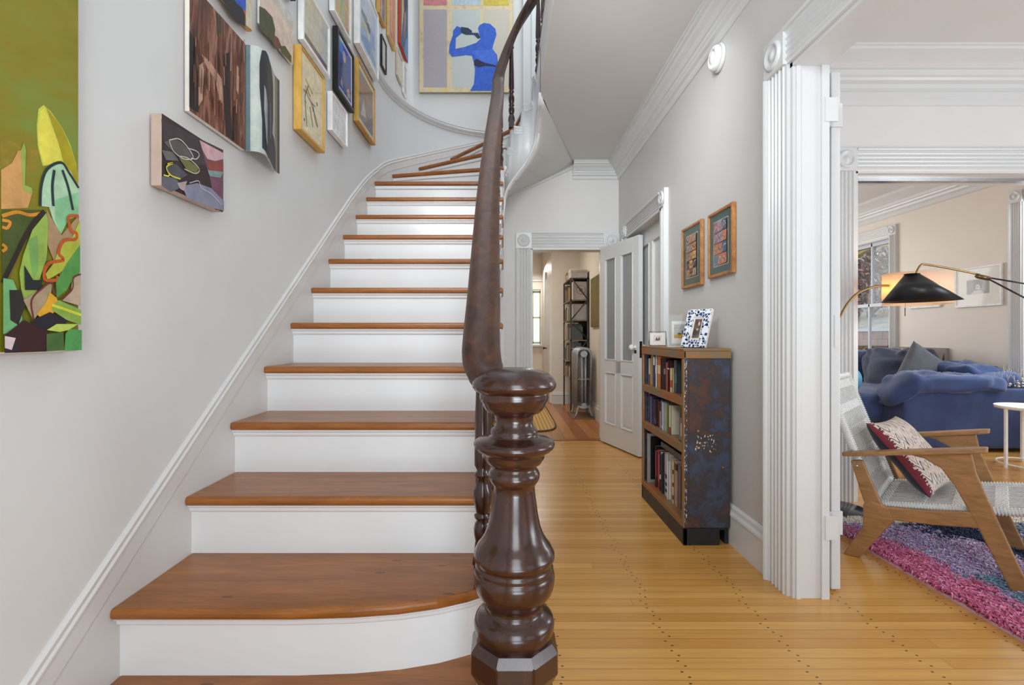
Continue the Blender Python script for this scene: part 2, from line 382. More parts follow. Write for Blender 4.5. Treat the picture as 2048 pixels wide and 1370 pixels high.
# small moulding climbing down the end wall under the soffit
SO_B = [(-.03, 2.57), (.116, 2.64), (.30, 2.71), (.48, 2.79), (.60, 2.845), (.735, 2.908)]
mb = MB(); q = [(0, .0), (.03, 0), (.034, -.012), (.016, -.02), (.014, -.038), (0, -.045)]
rings = [[mb.bm.verts.new((x, YB-a, z+b)) for a, b in q] for x, z in SO_B]
for A, B in zip(rings, rings[1:]):
    for i in range(len(q)): j = (i+1) % len(q); mb.face([A[i], A[j], B[j], B[i]])
trim(mb)
# doorway casings
casing(DX0, DX1, DZ, .165, 'y', YB, -1, mats=TRIMB)
mb = MB(); mb.box(DX0-.0, DX0+.012, YB-.012, YB+.15, 0, DZ); mb.box(DX1-.012, DX1, YB-.012, YB+.15, 0, DZ); mb.box(DX0, DX1, YB-.012, YB+.15, DZ-.012, DZ)
trim(mb, [TRIMB])
mb = MB(); mb.box(DX0, DX1, YB-.03, YB+.05, 0, .010); trim(mb, wood((120, 72, 28), (160, 100, 44)), bevel=.004)
casing(RD0, RD1, RDZ, .125, 'x', XR, -1)
mb = MB(); mb.box(XR-.02, XPW, RD0, RD0+.015, 0, RDZ); mb.box(XR-.02, XPW, RD1-.015, RD1, 0, RDZ); mb.box(XR-.02, XPW, RD0, RD1, RDZ-.015, RDZ); trim(mb, WALLR)
# parlor opening: hall-side casing, jamb lining
casing(-1.8, OPY, OPZ, .155, 'x', XR, -1, sides=(0, 1))
mb = MB(); mb.box(XR-.0, XPW+.012, OPY-.018, OPY+.01, 0, OPZ); mb.box(XR, XPW+.012, -1.8, OPY, OPZ-.018, OPZ+.01)
mb.box(XR+.012, XR+.03, OPY-.026, OPY, 0, OPZ-.018)
mb.box(XPW-.02, XPW+.012, OPY-.028, OPY, 0, OPZ); trim(mb)
# baseboards
tag(runmould(skirt_prof(.21), (XR, OPY+.155, 0), (XR, RD0-.125, 0), (-1, 0, 0)).build('baseboard_right', TRIMB), kind='structure')
tag(runmould(skirt_prof(.21), (XR, RD1+.125, 0), (XR, YB, 0), (-1, 0, 0)).build('baseboard_right', TRIMB), kind='structure')
tag(runmould(skirt_prof(.21), (0, YB, 0), (DX0-.165, YB, 0), (0, -1, 0)).build('baseboard_back', TRIMB), kind='structure')
# picture rail on the curved stair wall
def wallprof(path, prof, name=None, mats=None, build='trim'):
    mb = MB(); rings = []
    P = [Vector(p) for p in path]
    for i, p in enumerate(P):
        t = (P[min(i+1, len(P)-1)]-P[max(i-1, 0)]); t.z = 0; t.normalize(); n = Vector((t.y, -t.x, 0))
        rings.append([mb.bm.verts.new(p+n*a+Vector((0, 0, b))) for a, b in prof])
    for A, B in zip(rings, rings[1:]):
        for i in range(len(prof)): j = (i+1) % len(prof); mb.face([A[i], A[j], B[j], B[i]], False)
    mb.face(rings[0]); mb.face(rings[-1]); return mb
rail_path = [(XL, 3.75, 3.22)]+[(x, y, 3.22) for x, y in arc]+[(.2, YB, 3.22)]
trim(wallprof(rail_path, [(0, .035), (.012, .035), (.02, .027), (.012, .018), (.016, .008), (.028, 0), (.02, -.012), (.01, -.018), (.008, -.03), (0, -.035)]))
# door casing at the top landing, high on the end wall
mb = MB()
for x0, x1, d in ((.20, .225, .03), (.225, .29, .018), (.29, .305, .028), (.305, .9, .01)): mb.box(x0, x1, YB-d, YB, 3.3, 5.6)
trim(mb)
# ------------------------------------------------------------------ staircase
RIS = .194
noseY = {1: .985, 2: 1.286, 3: 1.589, 4: 1.851, 5: 2.111, 6: 2.375, 7: 2.630, 8: 2.889, 9: 3.150, 10: 3.420, 11: 3.679, 12: 3.922}
TE = -.004      # outer end of the treads
stairs = thing('staircase', 'white painted staircase with bare pine treads curving up beside the left wall', 'staircase', (0, 0, 0))
def walpt(t): return ell(t)
# winder noses: (well end angle on the well circle, wall ellipse parameter)
wind = {13: (-.12, math.asin((4.345-4)/EB)), 14: (.60, math.asin((4.735-4)/EB)), 15: (1.15, math.asin((5.03-4)/EB)), 16: (1.85, math.pi/2), 17: (2.6, None)}
def wellpt(a, r=WR+.012): return (WC[0]-r*math.cos(a), WC[1]+r*math.sin(a))
TT = .03
def tread(k, poly, nose_edge=None):
    mb = MB(); z = RIS*k; mb.prism(poly, z-TT, z)
    o = mb.build('tread', TREAD, stairs, bevel=.011, seg=3); return o
def nosecurve(k, off=0):
    y = noseY[k]+off
    if k == 2: return [(XL, y), (-.55, y), (-.40, y+.008), (-.28, y+.024), (-.18, y+.05), (-.10, y+.085), (-.03, y+.13), (TE-.0, y+.17)]
    if k == 1:
        p = [(XL, y), (-.45, y), (-.30, y-.005), (-.15, y-.03), (-.05, y-.05)]
        c = (.025, 1.10); R = .155-off
        for a in range(-110, 100, 15): p.append((c[0]+R*math.cos(math.radians(a)), c[1]+R*math.sin(math.radians(a))))
        p.append((TE, 1.35)); return p
    return [(XL, y), (TE, y)]
for k in range(1, 12):
    p = nosecurve(k); b = noseY[k+1]+.05+(.17 if k == 1 else 0)
    p = p+([(TE, b)] if k > 1 else [(TE, b+.01)])+[(XL, b)]
    tread(k, p)
    rp = nosecurve(k, .035)
    mb = MB()
    rz = (RIS*(k-1)-(0 if k == 1 else TT*.5), RIS*k-TT)
    q = [(x, y) for x, y in rp]
    if k > 2: q = [(x if x < -.1 else -.03, y) for x, y in q]
    back = [(x, y+.02) for x, y in q][::-1]
    mb.prism(q+back, rz[0], rz[1])
    ro = mb.build('riser', STEPW, stairs)
    cv = [(0, 0), (.020, 0), (.020, -.006), (.012, -.012), (.010, -.022), (.004, -.024), (0, -.03)]
    cm = MB(); rings = []
    for i, (x, y) in enumerate(q):
        a = Vector(q[max(i-1, 0)]); c = Vector(q[min(i+1, len(q)-1)]); t = (c-a).normalized(); n = Vector((t.y, -t.x))
        rings.append([cm.bm.verts.new((x+n.x*u, y+n.y*u, RIS*k-TT+v)) for u, v in cv])
    for A, B in zip(rings, rings[1:]):
        for i in range(len(cv)): j = (i+1) % len(cv); cm.face([A[i], A[j], B[j], B[i]])
    cm.face(rings[0]); cm.face(rings[-1]); cm.build('cove_moulding', STEPW, ro)
    if k > 1:      # return cove under the tread end, and scroll bracket on the string
        mb = MB(); y0 = noseY[k]+(.0 if k > 2 else .17)
        mb.prism([(-.03, RIS*k-TT), (TE-.008, RIS*k-TT), (TE-.014, RIS*k-TT-.012), (-.022, RIS*k-TT-.03), (-.03, RIS*k-TT-.03)], y0+.02, y0+.24, 'y')
        mb.build('tread_bracket', STEPW, stairs)
ends = {12: ((TE, noseY[12]), (XL, noseY[12]))}
for k, (a, t) in wind.items(): ends[k] = (wellpt(a), ell(t) if t is not None else (.33, YB))
def between(k):
    """wall points between nose k and nose k+1"""
    t0 = 0 if k == 12 else wind[k][1]; t1 = wind[k+1][1] if k+1 in wind and wind[k+1][1] is not None else math.pi/2
    w_ = [ell(t0+(t1-t0)*i/6) for i in range(1, 6)]; 
    return w_
for k in range(12, 17):
    e0, e1 = ends[k], ends[k+1]
    d = (Vector(e1[1])-Vector(e1[0])).normalized(); n = Vector((-d.y, d.x)) if d.x < 0 else Vector((-d.y, d.x))
    n = Vector((d.y, -d.x)) if (Vector((d.y, -d.x)).dot(Vector((.3, 1))) > 0) else Vector((-d.y, d.x))
    bk0 = (e1[0][0]+n.x*.03, e1[0][1]+n.y*.03); bk1 = (e1[1][0]+n.x*.0, e1[1][1]+n.y*.0)
    a0 = -.6 if k == 12 else wind[k][0]; a1 = wind[k+1][0]
    wells = [wellpt(a0+(a1-a0)*i/4) for i in range(1, 4)] if k > 12 else [(TE, 4.03)]
    poly = [e0[0], e0[1]]+between(k)+[e1[1]]+[e1[0]]+wells[::-1]
    tread(k, poly)
for k in range(12, 18):
    e = ends[k]; a, b = Vector(e[0]), Vector(e[1]); d = (b-a).normalized()
    n = Vector((-d.y, d.x)); n = n if n.dot(Vector((.35, 1))) > 0 else -n
    a2 = a+n*.035+d*.03; b2 = b+n*.035
    mb = MB(); mb.prism([tuple(a2), tuple(b2), tuple(b2+n*.02), tuple(a2+n*.02)], RIS*(k-1)-.015, RIS*k-TT)
    ro = mb.build('riser', STEPW, stairs)
    cm = MB(); cm.prism([tuple(a2-n*.018), tuple(b2-n*.018), tuple(b2+n*.001), tuple(a2+n*.001)], RIS*k-TT-.028, RIS*k-TT); cm.build('cove_moulding', STEPW, ro, bevel=.008)
mb = MB(); mb.prism([ends[17][0], ends[17][1], (1.2, YB), (1.2, 4.15), (.29, 4.15)], RIS*17-TT, RIS*17)
mb.build('tread', TREAD, stairs, bevel=.008)
# outer string: path along the flight, round the well; stepped top, smooth bottom
SX = -.03
def string_bottom(s):          # s = path length measured from Y=1.3 on the straight run
    return s
spath = []
for y in [1.40+.0]: pass
def stepz(y):
    k = max([i for i in noseY if noseY[i]+.035 <= y] or [1]); return RIS*k-TT
pts = []
y = 1.46; brk = [noseY[i]+.035 for i in range(3, 13)]
ys = [1.46]+sum([[b-.0005, b] for b in brk], [])+[4.15]
def nose_z(y): return .388+.743*(y-1.286)
for yy in ys: pts.append((SX, yy, stepz(yy), max(0, nose_z(yy)-.34)))
WRs = WR+.03
def botz(a):                   # bottom height round the well
    f = a/math.pi; z0 = nose_z(4.15)-.30; return z0+(2.80-z0)*(f**.9)
kb = [wind[k][0] for k in (13, 14, 15, 16, 17)]
angs = sorted(set([i*math.pi/24 for i in range(25)]+[b+e for b in kb if b > 0 for e in (-.002, .002)]))
for a in angs:
    k = 12+sum(1 for b in kb if b+.0 < a+.22)
    pts.append((WC[0]-WR*math.cos(a)-0*SX, WC[1]+WR*math.sin(a), RIS*min(k, 17)-TT, botz(a)))
pts = [(p[0] if i >= len(ys) else SX+(0 if p[1] < 3.6 else (p[1]-3.6)/.55*.03), p[1], p[2], p[3]) for i, p in enumerate(pts)]
for y_, zb in ((4.0, 2.86), (3.85, 2.90), (3.7, 2.915)): pts.append((WELLX, y_, 3.27, zb))
mb = MB(); In = []; Out = []
for i, p in enumerate(pts):
    a = Vector(pts[max(i-1, 0)][:2]); c = Vector(pts[min(i+1, len(pts)-1)][:2]); t = (c-a).normalized(); n = Vector((t.y, -t.x))   # towards the well
    if len(ys) <= i < len(pts)-3: n = (Vector(WC)-Vector(p[:2])).normalized()
    Out.append((mb.bm.verts.new((p[0], p[1], p[3])), mb.bm.verts.new((p[0], p[1], p[2]))))
    In.append((mb.bm.verts.new((p[0]-n.x*.03, p[1]-n.y*.03, p[3])), mb.bm.verts.new((p[0]-n.x*.03, p[1]-n.y*.03, p[2]))))
for i in range(len(pts)-1):
    sm = i >= len(ys)-1
    mb.face([Out[i][0], Out[i+1][0], Out[i+1][1], Out[i][1]], sm); mb.face([In[i][0], In[i+1][0], In[i+1][1], In[i][1]], sm)
    mb.face([Out[i][0], Out[i+1][0], In[i+1][0], In[i][0]], False); mb.face([Out[i][1], Out[i+1][1], In[i+1][1], In[i][1]])
mb.build('outer_string', TRIM, stairs)
# rounded bead along the bottom of the string
bead = [(p[0], p[1], p[3]) for p in pts if p[1] > 3.3][::2]
mb = MB(); mb.tube(smooth_path(bead, 2), .011, 8); mb.build('string_bead', TRIM, stairs)
# returned nosing mouldings on the well side of the winders
for k in (13, 14, 15, 16, 17):
    a0 = wind[k][0]; a1 = wind.get(k+1, (3.1,))[0]; mb = MB()
    P = [Vector((*wellpt(a0+(a1-a0)*i/6, WR), RIS*k-TT)) for i in range(7)]
    prof = [(0, .031), (.014, .031), (.020, .022), (.020, .008), (.014, 0), (.012, -.010), (.006, -.014), (.004, -.03), (0, -.034)]
    rings = []
    for p in P:
        n = (Vector((*WC, 0))-Vector((p.x, p.y, 0))).normalized()
        rings.append([mb.bm.verts.new(p+n*u+Vector((0, 0, v))) for u, v in prof])
    for A, B in zip(rings, rings[1:]):
        for i in range(len(prof)): j = (i+1) % len(prof); mb.face([A[i], A[j], B[j], B[i]])
    mb.face(rings[0]); mb.face(rings[-1]); mb.build('tread_bracket', TRIM, stairs)
# wall string (skirting that follows the flight up the left wall)
sk = [(XL, -.1), ]
wallz = [(XL, .2, nose_z(.2)+.145)]+[(XL, y_, nose_z(y_)+.145) for y_ in (1, 2, 3, 3.3, 3.4, 3.5, 3.6, 3.7, 3.8, 3.9)]
tz = [(0, nose_z(3.95)+.145)]+[(wind[k][1], RIS*k+.13) for k in (13, 14, 15, 16)]
def tint(t):
    for (a, za), (b, zb) in zip(tz, tz[1:]):
        if t <= b: f = (t-a)/(b-a); return za+(zb-za)*f
    return tz[-1][1]
wz = wallz+[(*ell(t), tint(t)) for t in [math.pi/2*i/26 for i in range(27)]]
# smooth the heights
hz = [p[2] for p in wz]
for _ in range(22): hz = [hz[0]]+[hz[i] if i < 5 else (hz[i-1]+hz[i]+hz[i+1])/3 for i in range(1, len(hz)-1)]+[hz[-1]]
wz = [(p[0], p[1], h) for p, h in zip(wz, hz)]
mb = wallprof(wz, [(0, 0), (.005, -.001), (.011, -.007), (.011, -.013), (.008, -.017), (.008, -.024), (.013, -.03), (.013, -.036), (.009, -.042), (.009, -.100), (.005, -.103), (.005, -.42), (0, -.42)])
mb.build('wall_string', WALL, stairs)
# plastered soffit under the winders
mb = MB(); top = [p for p in pts if (p[1] > 3.9 or p[0] > .2) and (p[0] > -.02)]
A_ = [Vector((p[0], p[1], p[3])) for p in top]; nA = len(A_)
def sob(f):
    x = -.03+f*.765
    for (a, za), (b, zb) in zip(SO_B, SO_B[1:]):
        if x <= b+1e-6: return Vector((x, YB, za+(zb-za)*(x-a)/(b-a)))
    return Vector((.735, YB, 2.908))
G = []
for i, a in enumerate(A_):
    b = sob(i/(nA-1)); row = []
    for j in range(9):
        f = j/8; p = a.lerp(b, f); row.append(mb.bm.verts.new((p.x, p.y, min(p.z, ZC+.003))))
    G.append(row)
for R0, R1 in zip(G, G[1:]):
    for j in range(8): mb.face([R0[j], R0[j+1], R1[j+1], R1[j]], True)
so = mb.build('soffit', CEIL, stairs); sm_ = so.modifiers.new('s', 'SOLIDIFY'); sm_.thickness = .012; sm_.offset = -1
# wall under the stairs
mb = MB(); mb.prism([(1.46, 0), (5.22, 0), (5.22, 2.5), (4.15, nose_z(4.15)-.3), (1.6, nose_z(1.6)-.33), (1.46, .17)], SX-.05, SX-.004, 'x')
struct('wall_understair', mb, TRIM)
# ------------------------------------------------------------------ newel, handrail, balusters
railing = thing('stair_railing', 'dark mahogany stair railing with a fat turned newel post', 'railing', (0, 0, 0))
NX, NY = .024, 1.18
prof = [(0, 0), (75, -8), (110, 0), (150, 14), (172, 34), (183, 58), (182, 72), (170, 88), (152, 96), (148, 104), (150, 116), (147, 130), (138, 142), (136, 150), (126, 168), (112, 182), (90, 190), (84, 198), (80, 225), (86, 246),
        (98, 254), (102, 268), (98, 280), (112, 288), (150, 296), (170, 306), (176, 318), (172, 332), (158, 346), (140, 356), (131, 366), (132, 376), (124, 388), (118, 400), (100, 408), (96, 424), (104, 432), (111, 446), (110, 466), (102, 482),
        (94, 492), (89, 500), (91, 530), (96, 570), (103, 620), (113, 670), (128, 712), (146, 742), (160, 758), (166, 776), (174, 786), (175, 806), (168, 822), (160, 830), (166, 838), (170, 850), (165, 856), (172, 866), (176, 888), (174, 920), (164, 950),
        (146, 976), (128, 994), (121, 1008), (122, 1022), (126, 1030), (128, 1036), (150, 1046), (166, 1062), (174, 1086), (172, 1112), (162, 1134), (150, 1146), (150, 1170)]
def nz(c): return 1.019-c/1823
mb = MB(); mb.lathe([(r/1823+.0003, nz(c)) for r, c in prof if c >= 96], (NX, NY, 0), 48)
o = mb.build('newel_post', MAHOG, railing)
mb = MB(); mb.lathe([(max(r, .5)/1823, nz(c)) for r, c in prof if c <= 104], (NX, NY, 0), 48); mb.build('newel_cap', MAHOG, o)
mb = MB()
oc = [(140, 1138), (172, 1150), (198, 1185), (198, 1270), (172, 1318), (140, 1335)]
mb.lathe([(r/1823, nz(c)) for r, c in oc], (NX, NY, 0), 8, rot=math.pi/8, smooth=False)
mb.build('octagonal_block', MAHOG, o, bevel=.004)
mb = MB(); mb.lathe([(120/1823, nz(1325)), (150/1823, nz(1340)), (168/1823, nz(1365)), (172/1823, nz(1400)), (150/1823, nz(1425)), (185/1823, nz(1440)), (190/1823, .195)], (NX, NY, 0), 40)
mb.build('newel_base', MAHOG, o)
RZ = lambda y: 1.07+.743*(y-1.3)
ctrl = [(.0, 1.175, .985), (-.030, 1.205, .990), (-.050, 1.238, 1.012), (-.058, 1.272, 1.05), (-.061, 1.33, RZ(1.33)), (-.062, 1.5, RZ(1.5)), (-.066, 1.8, RZ(1.8)), (-.070, 2.2, RZ(2.2)), (-.068, 2.7, RZ(2.7)), (-.062, 3.15, RZ(3.15)),
        (-.054, 3.6, RZ(3.6)), (-.050, 3.95, RZ(3.95)+.0)]
for d_, z in ((0, 3.215), (22, 3.34), (45, 3.50), (67, 3.68), (90, 3.84), (112, 3.95), (135, 4.03), (157, 4.09), (180, 4.13)):
    a = math.radians(d_); ctrl.append((WC[0]-.185*math.cos(a), WC[1]+.185*math.sin(a), z))
ctrl += [(.32, 3.9, 4.15), (.32, 3.4, 4.15), (.32, 2.6, 4.15)]
rp_ = smooth_path(ctrl, 7)
hp = []
for a, r in ((90, .036), (70, .038), (50, .043), (30, .047), (12, .050), (0, .050), (-12, .046), (-18, .040), (-30, .044), (-42, .042), (-52, .034), (-62, .036), (-76, .032), (-90, .030)):
    hp.append((r*math.cos(math.radians(a))*1.0, r*math.sin(math.radians(a))*.95))
hp = hp+[(-x, y_) for x, y_ in hp[1:-1]][::-1]
mb = MB(); mb.sweep(hp, rp_, smooth=True); ho = mb.build('handrail', MAHOG2, railing)
def bal_mb(h):
    """turned baluster of height h standing at the origin"""
    mb = MB(); b = .024
    hb = .115
    mb.box(-b, b, -b, b, 0, hb*.55); mb.lathe([(b*1.3, hb*.55), (b*1.15, hb*.8), (b*.8, hb)], (0, 0, 0), 8, rot=math.pi/8, smooth=False)
    p = [(.016, 0), (.021, .02), (.025, .05), (.026, .075), (.022, .10), (.016, .115), (.024, .125), (.024, .135), (.016, .142), (.020, .15), (.026, .2), (.026, .24), (.020, .27), (.014, .30), (.0225, .31), (.0225, .325), (.016, .335),
         (.0235, .36), (.024, .42), (.0215, .6), (.0165, .86), (.014, .90), (.022, .915), (.022, .935), (.014, .945), (.0145, 1)]
    mb.lathe([(r, hb+(h-hb)*t) for r, t in p], (0, 0, 0), 16)
    return mb
bal_meshes = {}
def railz_at(x, y_):
    best = min(rp_, key=lambda p: (p.x-x)**2+(p.y-y_)**2); return best.z-.02
def baluster(x, y_, z0):
    h = round(railz_at(x, y_)-z0, 2)
    o = bal_mb(h).build('baluster', MAHOG, railing); o.location = (x, y_, z0)
for k in range(2, 13):
    for i, dy in enumerate((.10, .225)):
        y_ = noseY[k]+dy+(.03 if k == 2 and i == 0 else 0)
        if k == 12 and i: continue
        baluster(-.061 if k == 2 else -.058, y_, RIS*k)
for k, a in ((13, .3), (15, 1.16), (17, 2.7)):
    baluster(WC[0]-.175*math.cos(a), WC[1]+.175*math.sin(a), RIS*k)
for y_ in (4.0, 3.85, 3.7, 3.55, 3.4, 3.25, 3.1, 2.95): baluster(.32, y_, 3.3)
# ------------------------------------------------------------------ pictures on the walls
def quadmesh(patches, W, H, y, mats0):
    """flat painted face: patches are (colour, polygon in 0..1) or ('s', colour, width in m, polyline in 0..1)"""
    mb = MB(); mats = []; 
    def mi(c, rough=.55):
        m = c if isinstance(c, bpy.types.Material) else plain(tuple(c), rough, var=.12, sc=25, name='oil_colour')
        if m not in mats: mats.append(m)
        return mats.index(m)
    d = 0
    for p in patches:
        d += 1; yy = y-d*.00025
        if p[0] == 's':
            _, c, wd, pts = p; mb.m = mi(c); P = smooth_path([(u*W, 0, v*H) for u, v in pts], 4) if len(pts) > 2 else [Vector((u*W, 0, v*H)) for u, v in pts]
            L = []; R = []
            for i, q in enumerate(P):
                t = (P[min(i+1, len(P)-1)]-P[max(i-1, 0)]); t.normalize(); n = Vector((-t.z, 0, t.x))*wd/2
                L.append(mb.bm.verts.new((q.x+n.x, yy, q.z+n.z))); R.append(mb.bm.verts.new((q.x-n.x, yy, q.z-n.z)))
            for i in range(len(P)-1): mb.face([L[i], L[i+1], R[i+1], R[i]])
        elif p[0] == 'e':
            _, c, (cu, cv), ru, rv, rot = p; mb.m = mi(c)
            mb.face([(W*cu+ru*math.cos(a)*math.cos(rot)-rv*math.sin(a)*math.sin(rot), yy, H*cv+ru*math.cos(a)*math.sin(rot)+rv*math.sin(a)*math.cos(rot)) for a in [2*math.pi*k/18 for k in range(18)]])
        else:
            mb.m = mi(p[0]); mb.face([(u*W, yy, v*H) for u, v in p[1]])
    return mb, mats
def rect(a=0, b=1, c=0, d=1): return [(a, c), (b, c), (b, d), (a, d)]
def picture(name, label, cat, P0, P1, z0, z1, t, art, frame=None, mat_w=0, matc=(236, 234, 228), side=(226, 222, 212), glass=False, group=None, gap=.004, facename='painted_surface'):
    P0 = Vector(P0); P1 = Vector(P1); d = P1-P0; W = d.length; H = z1-z0
    root = thing(name, label, cat, (P0.x, P0.y, z0), math.atan2(d.y, d.x), group)
    if frame:
        fw, fm = frame
        mb = MB(); o, i = [(0, 0), (W, 0), (W, H), (0, H)], [(fw, fw), (W-fw, fw), (W-fw, H-fw), (fw, H-fw)]
        lip = .003
        loops = [[(x, -gap, z) for x, z in o], [(x, -t+.002, z) for x, z in o], [(x+(lip if x == 0 else -lip), -t, z+(lip if z == 0 else -lip)) for x, z in o],
                 [(x+(-lip if x == fw else lip), -t, z+(-lip if z == fw else lip)) for x, z in i], [(x, -t+.004, z) for x, z in i], [(x, -gap-.002, z) for x, z in i]]
        R = [[mb.bm.verts.new(p) for p in l] for l in loops]
        for A, B in zip(R, R[1:]+R[:1]):
            for k in range(4): j = (k+1) % 4; mb.face([A[k], A[j], B[j], B[k]])
        mb.build('frame', fm, root)
        yb = -t+.010
        mw = mat_w
        mb = MB(); mb.m = 0
        if mw:
            mb.box(fw-.001, W-fw+.001, yb, yb+.003, fw-.001, H-fw+.001); mb.build('mat_board', plain(matc, .8, name='mat_board', var=.02), root)
        iw, ih = W-2*(fw+mw), H-2*(fw+mw)
        q, ms = quadmesh([(art[0][0], rect())]+art[1:], iw, ih, 0, None)
        o = q.build(facename, ms, root); o.location = (fw+mw, yb-.0006, fw+mw)
        if glass:
            mb = MB(); mb.box(fw-.001, W-fw+.001, yb-.0055, yb-.0045, fw-.001, H-fw+.001); mb.build('glass', GLASS, root)
    else:
        mb = MB(); mb.box(0, W, -t, -gap, 0, H); mb.build('stretched_canvas', plain(side, .7, name='canvas_edge', var=.05), root, bevel=.003)
        q, ms = quadmesh([(art[0][0], rect(.003, .997, .003, .997))]+art[1:], W, H, -t-.0004, None); q.build(facename, ms, root)
    return root
def lw(px, t=0): X = XL+t; return X*F/(px-CX)                 # where a sight line meets the left wall
def lz(py, Y): return EYE+(CY-py)/F*Y
def lwpic(name, label, cat, xa, xb, z0, z1, t, art, **k):
    Ya, Yb = lw(xa), lw(xb, t)
    ctx = lambda pts: [((lw(px, t)-Ya)/(Yb-Ya), (lz(py, lw(px, t))-z0)/(z1-z0)) for px, py in pts]
    A2 = []
    for p in art:
        if p[0] == 's' and len(p) == 4: A2.append(('s', p[1], p[2], ctx(p[3])))
        elif p[0] == 'px': A2.append((p[1], ctx(p[2])))
        else: A2.append(p)
    return picture(name, label, cat, (XL, Ya), (XL, Yb), z0, z1, t, A2, **k)
def streaks(c1, c2, c3, sc=(14, 1, 2), s=3, dist=1.2, name='streaked_oil'):
    m, nt, bs = nodes(name); n = noise(nt, coords(nt, sc), s, 5, .6, dist)
    nt.links.new(ramp(nt, n, [(.32, lin(c1)), (.5, lin(c2)), (.68, lin(c3))]), bs.inputs['Base Color']); bs.inputs['Roughness'].default_value = .5; return m
G1 = streaks((104, 122, 26), (138, 128, 28), (118, 148, 66), (1.2, 1, 4), 1.3, .5)
# big green garden canvas, nearest picture (its far part is in view)
def px(c, *pts): return ('px', c, list(pts))
big = [(G1, rect()),
  px((146, 128, 36), (0, 275), (40, 290), (80, 300), (70, 345), (0, 332)),
  px((196, 204, 80), (76, 218), (86, 210), (100, 222), (125, 258), (140, 290), (152, 330), (155, 372), (128, 328), (84, 332), (74, 290), (72, 250)),
  px((226, 218, 84), (80, 222), (88, 214), (104, 256), (118, 290), (124, 326), (86, 330), (76, 288), (74, 250)),
  px((168, 156, 24), (92, 216), (124, 258), (142, 300), (155, 345), (155, 374), (128, 330), (110, 268)),
  px((208, 158, 96), (0, 340), (22, 326), (34, 302), (44, 300), (46, 372), (64, 382), (54, 416), (0, 418)),
  px((154, 178, 84), (46, 285), (50, 300), (48, 370), (62, 376), (62, 388), (44, 380), (40, 300)),
  px((176, 214, 178), (78, 380), (86, 348), (104, 330), (122, 326), (140, 344), (155, 380), (155, 432), (132, 440), (120, 470), (104, 440), (96, 414), (78, 412)),
  px((140, 200, 150), (108, 400), (155, 384), (155, 436), (140, 428), (120, 468), (108, 440)),
  ('s', (36, 52, 56), .006, [(78, 412), (80, 372), (92, 338), (120, 325), (136, 346), (155, 376)]),
  ('s', (36, 52, 56), .0065, [(106, 340), (102, 372), (104, 412)]), ('s', (36, 52, 56), .0065, [(122, 340), (134, 376), (143, 420)]),
  px((170, 140, 104), (90, 420), (120, 470), (155, 430), (155, 560), (120, 560), (92, 490)),
  px((74, 88, 36), (0, 420), (80, 420), (60, 450), (30, 500), (6, 560), (0, 560)),
  ('s', (214, 140, 40), .007, [(0, 432), (30, 424), (56, 430), (82, 426)]), ('s', (214, 140, 40), .006, [(0, 440), (16, 444), (10, 456), (0, 454)]), ('s', (214, 140, 40), .006, [(0, 488), (8, 496), (0, 503)]),
  px((148, 180, 80), (88, 426), (92, 444), (90, 500), (88, 520), (74, 560), (66, 600), (40, 600), (34, 545), (42, 510), (60, 460)),
  px((118, 168, 90), (52, 480), (70, 470), (72, 540), (62, 560), (56, 520)),
  ('s', (42, 34, 30), .009, [(84, 422), (62, 446), (42, 480), (20, 526), (0, 566)]),
  px((176, 186, 66), (108, 510), (124, 480), (140, 474), (155, 440), (155, 500), (124, 540), (90, 560), (86, 548), (104, 524)),
  ('s', (186, 88, 34), .0075, [(152, 432), (132, 434), (138, 462), (148, 466), (146, 478), (122, 482), (112, 506), (122, 520), (90, 528), (84, 558), (108, 560), (110, 552)]),
  px((86, 152, 74), (155, 490), (130, 524), (106, 566), (108, 596), (128, 580), (144, 552), (155, 545)),
  px((118, 182, 120), (0, 556), (20, 560), (36, 600), (38, 640), (20, 665), (0, 668)),
  px((30, 40, 42), (42, 530), (60, 560), (80, 560), (74, 580), (44, 580)),
  px((44, 40, 38), (12, 580), (36, 580), (44, 610), (30, 650), (14, 640)),
  px((172, 152, 122), (40, 600), (84, 572), (98, 566), (94, 600), (60, 640)), px((184, 164, 140), (155, 546), (138, 556), (136, 580), (114, 600), (155, 612)),
  ('s', (112, 44, 46), .004, [(60, 640), (56, 600), (78, 576), (96, 566), (104, 590)]), ('s', (112, 44, 46), .0035, [(155, 548), (140, 556), (138, 578), (116, 600)]),
  px((224, 168, 42), (92, 584), (106, 596), (110, 606), (90, 644), (78, 640), (66, 628), (84, 606)),
  px((38, 32, 46), (58, 640), (92, 624), (130, 640), (110, 664), (60, 660)),
  px((140, 176, 76), (96, 612), (110, 600), (155, 620), (155, 650), (126, 640), (98, 622)), ('s', (220, 220, 66), .006, [(96, 610), (120, 618), (155, 630)]),
  px((58, 26, 30), (0, 670), (40, 640), (96, 668), (84, 703), (0, 706)), px((44, 40, 50), (0, 672), (18, 668), (30, 700), (0, 706)), px((226, 206, 208), (0, 672), (22, 676), (14, 700), (0, 696)),
  px((74, 108, 52), (84, 668), (118, 664), (120, 700), (84, 703)), px((84, 158, 86), (122, 668), (130, 658), (155, 660), (155, 700), (120, 702)), px((184, 208, 90), (84, 660), (104, 648), (148, 648), (128, 660), (110, 664))]
lwpic('canvas_painting', 'tall green garden canvas with a pale yellow pod, nearest on the stair wall', 'painting', -470, 157, 1.064, 2.35, .03, big)
